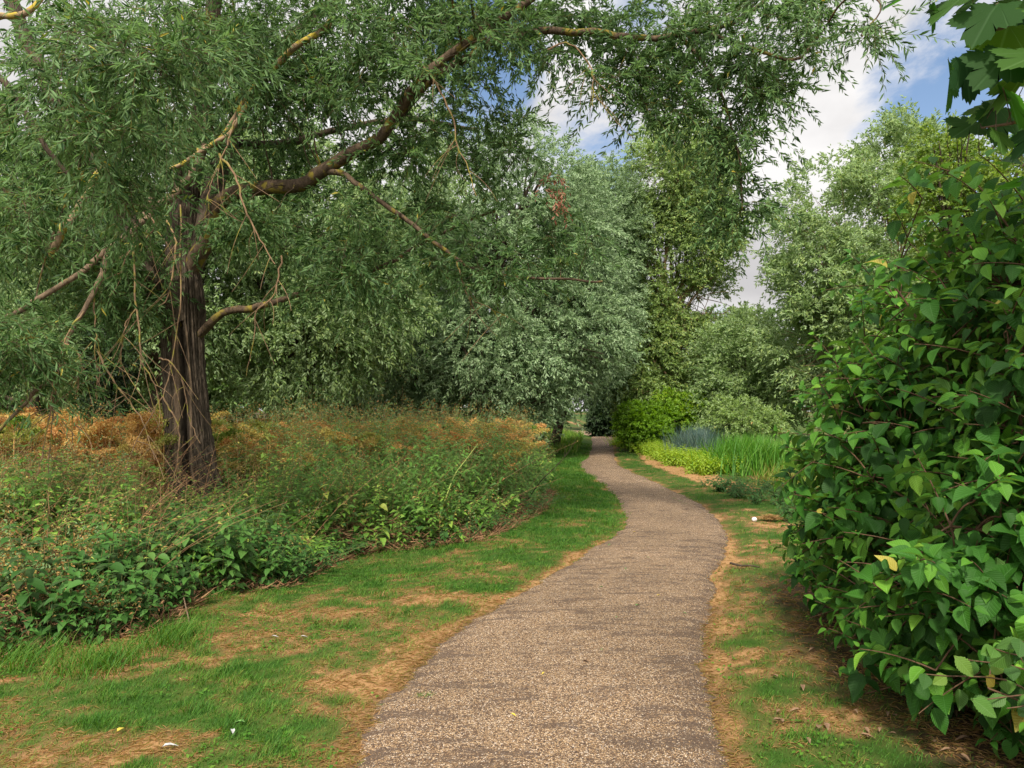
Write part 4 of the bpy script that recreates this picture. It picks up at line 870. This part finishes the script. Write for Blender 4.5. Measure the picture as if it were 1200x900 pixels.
tubes(ba, np.stack([np.stack([x, y, gz(x, y)], -1), np.stack([x, y, gz(x, y)+h0*.5], -1), np.stack([x, y, gz(x, y)+h0+.01], -1)], 1), .005, 3, .7)
tag(obj('bracken', ba, M['bracken'], sm=False), 'orange and golden dying bracken in the field behind the weeds', 'bracken', kind='stuff')

# single nettles and tall stalks along the front edge: things of their own
def plant(name, label, cat, h, npair, Lr, wr, tint, mat, T, group, lean=.15, tint_var=.2, tops=0, start=.08, opp=True, nst=1, drp=-.25, rad=.03):
    root = thing(name, label, cat, (0, 0, 0), group); la, sa = Acc(), Acc()
    n = nst; x = rng.normal(0, rad, n); y = rng.normal(0, rad, n)
    stems_field(la, sa, x, y, h*U(.85, 1.05, n), npair, Lr, wr, np.clip(tint+U(-tint_var, tint_var, n), 0, 1), T, lean, opp, start, sr=.003, droop=drp, zb=np.zeros(n))
    obj('stem', sa, M['stem'], root, (0, 0, 0), False); obj('leaves', la, mat, root, (0, 0, 0))
    return root
protos = [plant('nettle', 'stinging nettle with broad dark green toothed leaves in the patch along the grass edge', 'nettle', h, n_, (.07, .12), .62, .35, M['nettle_leaf'], T_OV, 'nettles along the foot of the thicket', .3, .18, nst=ns_) for h, n_, ns_ in ((.5, 8, 2), (.6, 9, 2), (.42, 7, 3), (.55, 8, 3))]
yel = [plant('nettle', 'nettle with some yellowing leaves standing in the middle of the nettle patch', 'nettle', h, 9, (.08, .13), .6, .72, M['nettle_leaf'], T_OV, 'yellowing nettles in front of the willow trunk', .25, .2, nst=2) for h in (.62, .7)]
spots = []
def scatter(n, cu, cv, ru, rv):
    out = []
    while len(out) < n:
        u, v = cu+rng.normal()*ru, cv+rng.normal()*rv
        if v > 560: 
            g = G(u, v)
            if g[0] < xt(g[1])+.12: out.append((g[0], g[1]))
    return out
sp_n = scatter(46, 60, 745, 75, 24)+scatter(34, 150, 735, 40, 22)+scatter(44, 240, 700, 60, 16)+scatter(16, 350, 682, 25, 8)+scatter(14, 60, 690, 60, 15)
sp_y = scatter(9, 170, 705, 30, 12)+scatter(9, 280, 690, 30, 10)
used = {}
def put(ps, sp, smin=.8, smax=1.25):
    for k, (x, y) in enumerate(sp):
        p = ps[k % len(ps)]; z = float(gz(x, y))-.01; s_ = U(smin, smax)
        if x > xt(y)-.15: s_ *= .7
        if id(p) not in used or p.name not in used:
            used[p.name] = 1; used[id(p)] = 1; p.location = (x, y, z); p.rotation_euler = (0, 0, U(0, 6)); p.scale = (s_,)*3
        else: dup(p, (x, y, z), U(0, 6), s_)
put(protos, sp_n, .6, 1.45); put(yel, sp_y, 1.0, 1.3)
mug = [plant('mugwort', 'tall leafy mugwort stalk at the right end of the weed thicket', 'weed', h, 34, (.07, .13), .34, .12, M['weed_leaf'], T_OV2, 'mugwort stalks at the path end of the thicket', .35, .12, opp=False, nst=3) for h in (1.2, 1.38, 1.5)]
put(mug, [(xt(y)-e, y) for y, e in zip(U(8.4, 12.5, 64), U(.05, 2.0, 64))], .8, 1.12)
brm = [plant('bramble', 'low bramble shoot with blue green leaves at the foot of the thicket', 'bramble', h, 8, (.04, .075), .65, .12, M['nettle_leaf'], T_OV2, 'bramble shoots on the grass edge', .9, .1, nst=4) for h in (.4, .5)]
put(brm, [(xt(y)-e, y) for y, e in zip(U(6.6, 12.5, 44), U(-.12, .35, 44))], .7, 1.2)
# ivy and shoots against the trunk foot
put(brm, [(WB[0]+U(-.8, .6), WB[1]-U(.45, .9)) for _ in range(14)], .9, 1.5)

# bare twig arching out of the thicket over the grass
a = Acc(); c = spline(np.array([G(612, 595), P(632, 566, 11), P(650, 548, 11), P(665, 531, 11), P(677, 512, 11)]), 20); tubes(a, c[None], np.linspace(.009, .003, 20)[None], 6)
tubes(a, np.stack([c[10], c[12]+[.06, 0, .02], c[14]+[.16, 0, -.02]])[None], np.linspace(.003, .0015, 3)[None], 4); tubes(a, np.stack([c[13], c[14]+[-.03, 0, .06], c[15]+[-.05, 0, .12]])[None], np.linspace(.003, .0015, 3)[None], 4)
tag(obj('bare_twig', a, M['dark_bark']), 'single bare dark twig arching out of the thicket over the grass', 'twig')
a = Acc(); c = spline(np.array([P(505, 620, 9), P(520, 590, 9), P(532, 558, 9.1), P(545, 540, 9.2), P(560, 520, 9.3)]), 16); tubes(a, c[None], np.linspace(.009, .004, 16)[None], 6)
tag(obj('green_stalk', a, plain_mat('green_stalk', (.28, .34, .08))), 'leaning bare yellow green stalk in front of the thicket', 'stalk')

# right bank: yellow green weeds, reeds
low = [plant('bank_nettle', 'bright yellow green nettle in the row between the path and the reeds', 'nettle', h, 10, (.08, .14), .5, .72, M['weed_leaf'], T_OV2, 'bright nettles right of the path bend', .3, .12, nst=16, rad=.2) for h in (.65, .8)]
for p in low:
    for ch in p.children:
        if ch.name.startswith('leaves'): ch.data.materials.clear(); ch.data.materials.append(M['bright_leaf'])
ry = U(17.5, 33, 110); put(low, [(float(np.interp(y, [17.5, 22, 28, 33], [4.9, 4.75, 5.0, 4.9]))+U(-.35, .7), y) for y in ry], .7, 1.15)
def reed_clump(name, label, cx, cy, rx, ry_, n, h, mat, w, tint=(0, .6)):
    root = thing(name, label, 'reeds', (cx, cy, float(gz(cx, cy)))); a = Acc()
    q = rng.normal(0, .45, (n, 2)); x = cx+q[:, 0]*rx; y = cy+q[:, 1]*ry_
    grass(a, x, y, h*U(.6, 1.1, n), w*U(.7, 1.3, n), .28, tint=U(tint[0], tint[1], n)); obj('blades', a, mat, root, sm=False)
g1 = P(822, 500, 22); reed_clump('reed_clump', 'blue green reed clump at the water side of the bright reeds', g1[0], g1[1], .75, .9, 2600, 1.15, M['blue_reed'], .017, (0, 1))
g1 = P(878, 500, 18); reed_clump('reed_clump', 'bright green clump of sword leaved reeds on the right bank', g1[0], g1[1], .85, 1.0, 2400, 1.0, M['reed'], .024)
g1 = P(925, 500, 20); reed_clump('reed_clump', 'yellow green reed clump half hidden behind the dogwood', g1[0], g1[1], 1.1, 1.2, 2200, .9, M['reed'], .022, (.3, 1))
dk = [plant('dock', 'low dark leafy dock on the bank in front of the bright reeds', 'weed', .35, 6, (.07, .12), .5, .15, M['nettle_leaf'], T_OV2, 'docks on the right bank', .5, .15, nst=6)]
put(dk, [(float(xr(y))+U(.75, 2.2), y) for y in U(10, 15, 40)], .8, 1.5)

# ------------------------------------------------------------------ litter and tufts
def one(name, label, cat, v, f, mat, group=None):
    a = Acc(); a.add(v, f3=f); return tag(obj(name, a, mat, sm=False), label, cat, group)
ym = plain_mat('yellow_litter', (.55, .42, .06)); gm = plain_mat('green_litter', (.10, .22, .05)); pm = plain_mat('pale_litter', (.38, .38, .38)); bm = plain_mat('brown_litter', (.20, .12, .07))
def litter(kind, u, v, L, mat, lab, grp=None, ang=None):
    g = G(u, v); onp = float(xl(g[1])) < g[0] < float(xr(g[1])); z = (.034 if onp else float(gz(g[0], g[1]))+.022)
    a = Acc(); th_ = U(0, 6.28) if ang is None else ang
    leaves(a, np.array([[0., 0, 0]]), np.array([[math.cos(th_), math.sin(th_), .08]]), np.array([[.1, .1, 1.]]), L, L*.42, .5, T_OV2)
    o = obj(kind, a, mat); o.location = (g[0], g[1], z); return tag(o, lab, 'leaf' if 'leaf' in kind else kind.split('_')[-1], grp)
for (u, v) in [(707, 690), (733, 668), (745, 712), (722, 726), (662, 752), (690, 778), (758, 655), (716, 640), (779, 668), (638, 790), (598, 838), (705, 764), (770, 700), (735, 655), (693, 745), (800, 720), (650, 820), (745, 625), (765, 636), (726, 608)]:
    litter('fallen_leaf', u, v, U(.03, .06), gm if U(0, 1) < .55 else (ym if U(0, 1) < .5 else bm), 'small fallen leaf lying on the gravel path', 'fallen leaves on the path')
litter('fallen_leaf', 137, 862, .06, ym, 'yellow fallen leaf on the dry grass at bottom left'); litter('fallen_leaf', 287, 850, .07, gm, 'narrow green fallen leaf beside the pale feather')
litter('pale_feather', 272, 858, .05, pm, 'pale grey feather on the grass near the bottom left'); litter('pale_feather', 190, 880, .07, pm, 'white feather lying in straw near the bottom edge')
for (u, v) in [(318, 750), (352, 749)]: litter('pale_feather', u, v, .05, pm, 'small pale feather in the green grass below the nettles', 'pair of small feathers')
for k in range(60): 
    litter('fallen_leaf', U(900, 1150), U(735, 890), U(.03, .075), bm, 'curled brown dead leaf on bare soil under the dogwood', 'dead leaves under the dogwood')
# white litter and straw heap on the right verge
g = G(888, 611); a = Acc(); n = 900; q = rng.normal(0, .35, (n, 2))*[.22, .12]; th = U(0, 2*pi, n)
leaves(a, np.stack([q[:, 0], q[:, 1], .02+.07*np.exp(-(q**2).sum(1)*60)*U(0, 1, n)], -1), np.stack([np.cos(th), np.sin(th), U(-.1, .3, n)], -1), rand_dir(n), U(.03, .08, n), .006, U(.75, 1, n), T_S)
o = obj('straw_heap', a, M['grass'], sm=False); o.location = (g[0]+.18, g[1], float(gz(g[0], g[1]))); tag(o, 'small heap of straw on the right verge beside white litter', 'straw heap')
import bmesh
me = bpy.data.meshes.new('crumpled_paper'); b_ = bmesh.new(); bmesh.ops.create_icosphere(b_, subdivisions=3, radius=.036)
for v_ in b_.verts: v_.co *= 1+.45*(float(vnoise(v_.co.x*50+3, v_.co.y*50+v_.co.z*37, 7))-.5); v_.co.z *= .8
b_.to_mesh(me); b_.free(); o = bpy.data.objects.new('crumpled_paper', me); COL.objects.link(o); me.materials.append(plain_mat('paper', (.8, .8, .8))); g = G(884, 613); o.location = (g[0], g[1], float(gz(g[0], g[1]))+.035)
tag(o, 'crumpled white paper on the right verge beside the straw', 'litter')
# stick on the verge
a = Acc(); c = spline(np.array([G(856, 664), G(868, 667), G(880, 667), G(890, 669)])+[0, 0, .05], 12); tubes(a, c[None], np.linspace(.012, .007, 12)[None], 6); tag(obj('stick', a, M['dark_bark']), 'short dark stick lying on the right verge', 'stick')
a = Acc(); c = spline(np.array([G(206, 702)+[0, 0, .3], G(214, 716)+[0, 0, .15], G(222, 733)+[0, 0, .04]]), 10); tubes(a, c[None], .005, 5); tag(obj('stick', a, M['pale_bark']), 'thin pale stick leaning out of the nettles onto the grass', 'stick')
# grass tufts growing on the path and long tuft at the left edge
for (u, v, s_) in [(796, 588, .6), (776, 575, .5), (755, 565, .35), (495, 815, .5), (782, 605, .35), (803, 591, .6), (790, 585, .4)]:
    g = G(u, v); a = Acc(); n = int(260*s_+200); x = g[0]+np.clip(rng.normal(0, .5, n), -1, 1)*.08*s_; y = g[1]+np.clip(rng.normal(0, .5, n), -1, 1)*.05*s_
    root = thing('grass_tuft', 'small green grass tuft growing out of the gravel path', 'grass tuft', (g[0], g[1], .02), 'grass tufts on the path')
    grass(a, x, y, U(.02, .05, n)*.9+.02, U(.004, .007, n), .8, tint=U(0, .45, n)); obj('blades', a, M['grass'], root, sm=False)
for lab, u, v, sx in (('long grass tuft at the left edge below the nettles', 28, 775, .35), ('long grass tuft below the middle of the nettle patch', 120, 780, .25), ('small bright grass tuft right of the nettles', 205, 752, .2)):
    g = G(u, v); a = Acc(); n = 700; x = g[0]+rng.normal(0, sx*.5, n); y = g[1]+rng.normal(0, .13, n)
    root = thing('grass_tuft', lab, 'grass tuft', (g[0], g[1], 0)); grass(a, x, y, U(.07, .2, n), U(.003, .006, n), .6, tint=U(0, .55, n)); obj('blades', a, M['grass'], root, sm=False)

# ------------------------------------------------------------------ sky and light
SUN_EL, SUN_AZ = radians(48), radians(192)      # azimuth measured clockwise from +Y: behind the camera
w = bpy.data.worlds.new('World'); sc.world = w; w.use_nodes = True; nt = w.node_tree; nt.nodes.clear(); N, Lk = nt.nodes.new, nt.links.new
out = N('ShaderNodeOutputWorld'); bg = N('ShaderNodeBackground'); bg.inputs[1].default_value = .12
sky = N('ShaderNodeTexSky'); sky.sky_type = 'NISHITA'; sky.sun_disc = False; sky.sun_elevation = SUN_EL; sky.sun_rotation = SUN_AZ
tc = N('ShaderNodeTexCoord'); mp = N('ShaderNodeMapping'); mp.inputs['Scale'].default_value = (1, 1, 1.8); mp.inputs['Location'].default_value = (1.3, .4, .2); Lk(tc.outputs['Generated'], mp.inputs[0])
n1 = N('ShaderNodeTexNoise'); n1.inputs['Scale'].default_value = 4.2; n1.inputs['Detail'].default_value = 10; n1.inputs['Roughness'].default_value = .62; n1.inputs['Distortion'].default_value = .3; Lk(mp.outputs[0], n1.inputs['Vector'])
def dirpx(u, v):
    p = P(u, v, 1.0)-np.array([0, 0, EYE]); return p/np.linalg.norm(p)
acc_ = None
for (u, v, r, s_) in ((1120, 90, .10, .36), (570, 80, .10, .45), (690, 170, .10, .38), (850, 380, .04, .2), (760, 20, .06, .3), (1190, 230, .12, .3)):
    q = dirpx(u, v); vm = N('ShaderNodeVectorMath'); vm.operation = 'DISTANCE'; nv_ = N('ShaderNodeVectorMath'); nv_.operation = 'NORMALIZE'; Lk(tc.outputs['Generated'], nv_.inputs[0]); Lk(nv_.outputs[0], vm.inputs[0]); vm.inputs[1].default_value = tuple(q)
    mr = N('ShaderNodeMapRange'); mr.interpolation_type = 'SMOOTHSTEP'; Lk(vm.outputs['Value'], mr.inputs[0]); mr.inputs[1].default_value = 0; mr.inputs[2].default_value = r*1.5; mr.inputs[3].default_value = s_; mr.inputs[4].default_value = 0
    if acc_ is None: acc_ = mr.outputs[0]
    else:
        ad = N('ShaderNodeMath'); ad.operation = 'MAXIMUM'; Lk(acc_, ad.inputs[0]); Lk(mr.outputs[0], ad.inputs[1]); acc_ = ad.outputs[0]
sb = N('ShaderNodeMath'); sb.operation = 'SUBTRACT'; Lk(n1.outputs[0], sb.inputs[0]); Lk(acc_, sb.inputs[1])
cr = N('ShaderNodeMapRange'); cr.interpolation_type = 'SMOOTHSTEP'; Lk(sb.outputs[0], cr.inputs[0]); cr.inputs[1].default_value = .15; cr.inputs[2].default_value = .40
n2 = N('ShaderNodeTexNoise'); n2.inputs['Scale'].default_value = 3.5; n2.inputs['Detail'].default_value = 6; Lk(mp.outputs[0], n2.inputs['Vector'])
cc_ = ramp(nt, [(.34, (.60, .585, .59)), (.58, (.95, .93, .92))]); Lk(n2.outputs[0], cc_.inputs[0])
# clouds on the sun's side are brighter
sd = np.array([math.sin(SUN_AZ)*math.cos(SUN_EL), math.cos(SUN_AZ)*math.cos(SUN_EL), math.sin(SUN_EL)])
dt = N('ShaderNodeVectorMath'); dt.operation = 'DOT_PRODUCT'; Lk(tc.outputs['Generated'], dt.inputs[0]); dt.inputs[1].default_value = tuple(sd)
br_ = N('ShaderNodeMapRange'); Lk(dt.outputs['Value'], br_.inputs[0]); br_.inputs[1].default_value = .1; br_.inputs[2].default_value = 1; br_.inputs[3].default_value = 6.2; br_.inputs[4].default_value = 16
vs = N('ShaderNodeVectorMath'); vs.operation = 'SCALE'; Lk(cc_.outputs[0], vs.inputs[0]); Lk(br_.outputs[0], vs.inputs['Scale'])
sk = N('ShaderNodeVectorMath'); sk.operation = 'SCALE'; Lk(sky.outputs[0], sk.inputs[0]); sk.inputs['Scale'].default_value = 1.0
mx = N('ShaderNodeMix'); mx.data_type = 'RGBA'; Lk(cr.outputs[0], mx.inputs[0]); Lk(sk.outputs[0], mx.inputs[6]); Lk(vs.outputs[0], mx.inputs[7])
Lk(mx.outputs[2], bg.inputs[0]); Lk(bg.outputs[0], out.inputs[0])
sl_ = bpy.data.lights.new('sun', 'SUN'); sl_.energy = 4.2; sl_.angle = radians(5); sl_.color = (1, .92, .78)
so = bpy.data.objects.new('sun', sl_); COL.objects.link(so)
from mathutils import Vector
so.rotation_euler = Vector(tuple(-sd)).to_track_quat('-Z', 'Y').to_euler(); so.location = (-5, -10, 20)

cam = bpy.data.cameras.new('camera'); cam.sensor_width = 36; cam.lens = 36*FPX/1200; cam.clip_start = .05; cam.clip_end = 3000
co = bpy.data.objects.new('camera', cam); COL.objects.link(co); co.location = (0, 0, EYE); co.rotation_euler = (pi/2+PITCH, 0, 0); sc.camera = co
sc.view_settings.view_transform = 'Standard'; sc.view_settings.look = 'None'; sc.view_settings.gamma = 1; sc.view_settings.exposure = .52; sc.view_settings.use_curve_mapping = False
sc.render.engine = 'CYCLES'
cy = sc.cycles; cy.max_bounces = 5; cy.diffuse_bounces = 3; cy.glossy_bounces = 1; cy.transmission_bounces = 3; cy.transparent_max_bounces = 4
cy.sample_clamp_indirect = 6; cy.use_denoising = True
try: cy.denoiser = 'OPENIMAGEDENOISE'
except Exception: pass
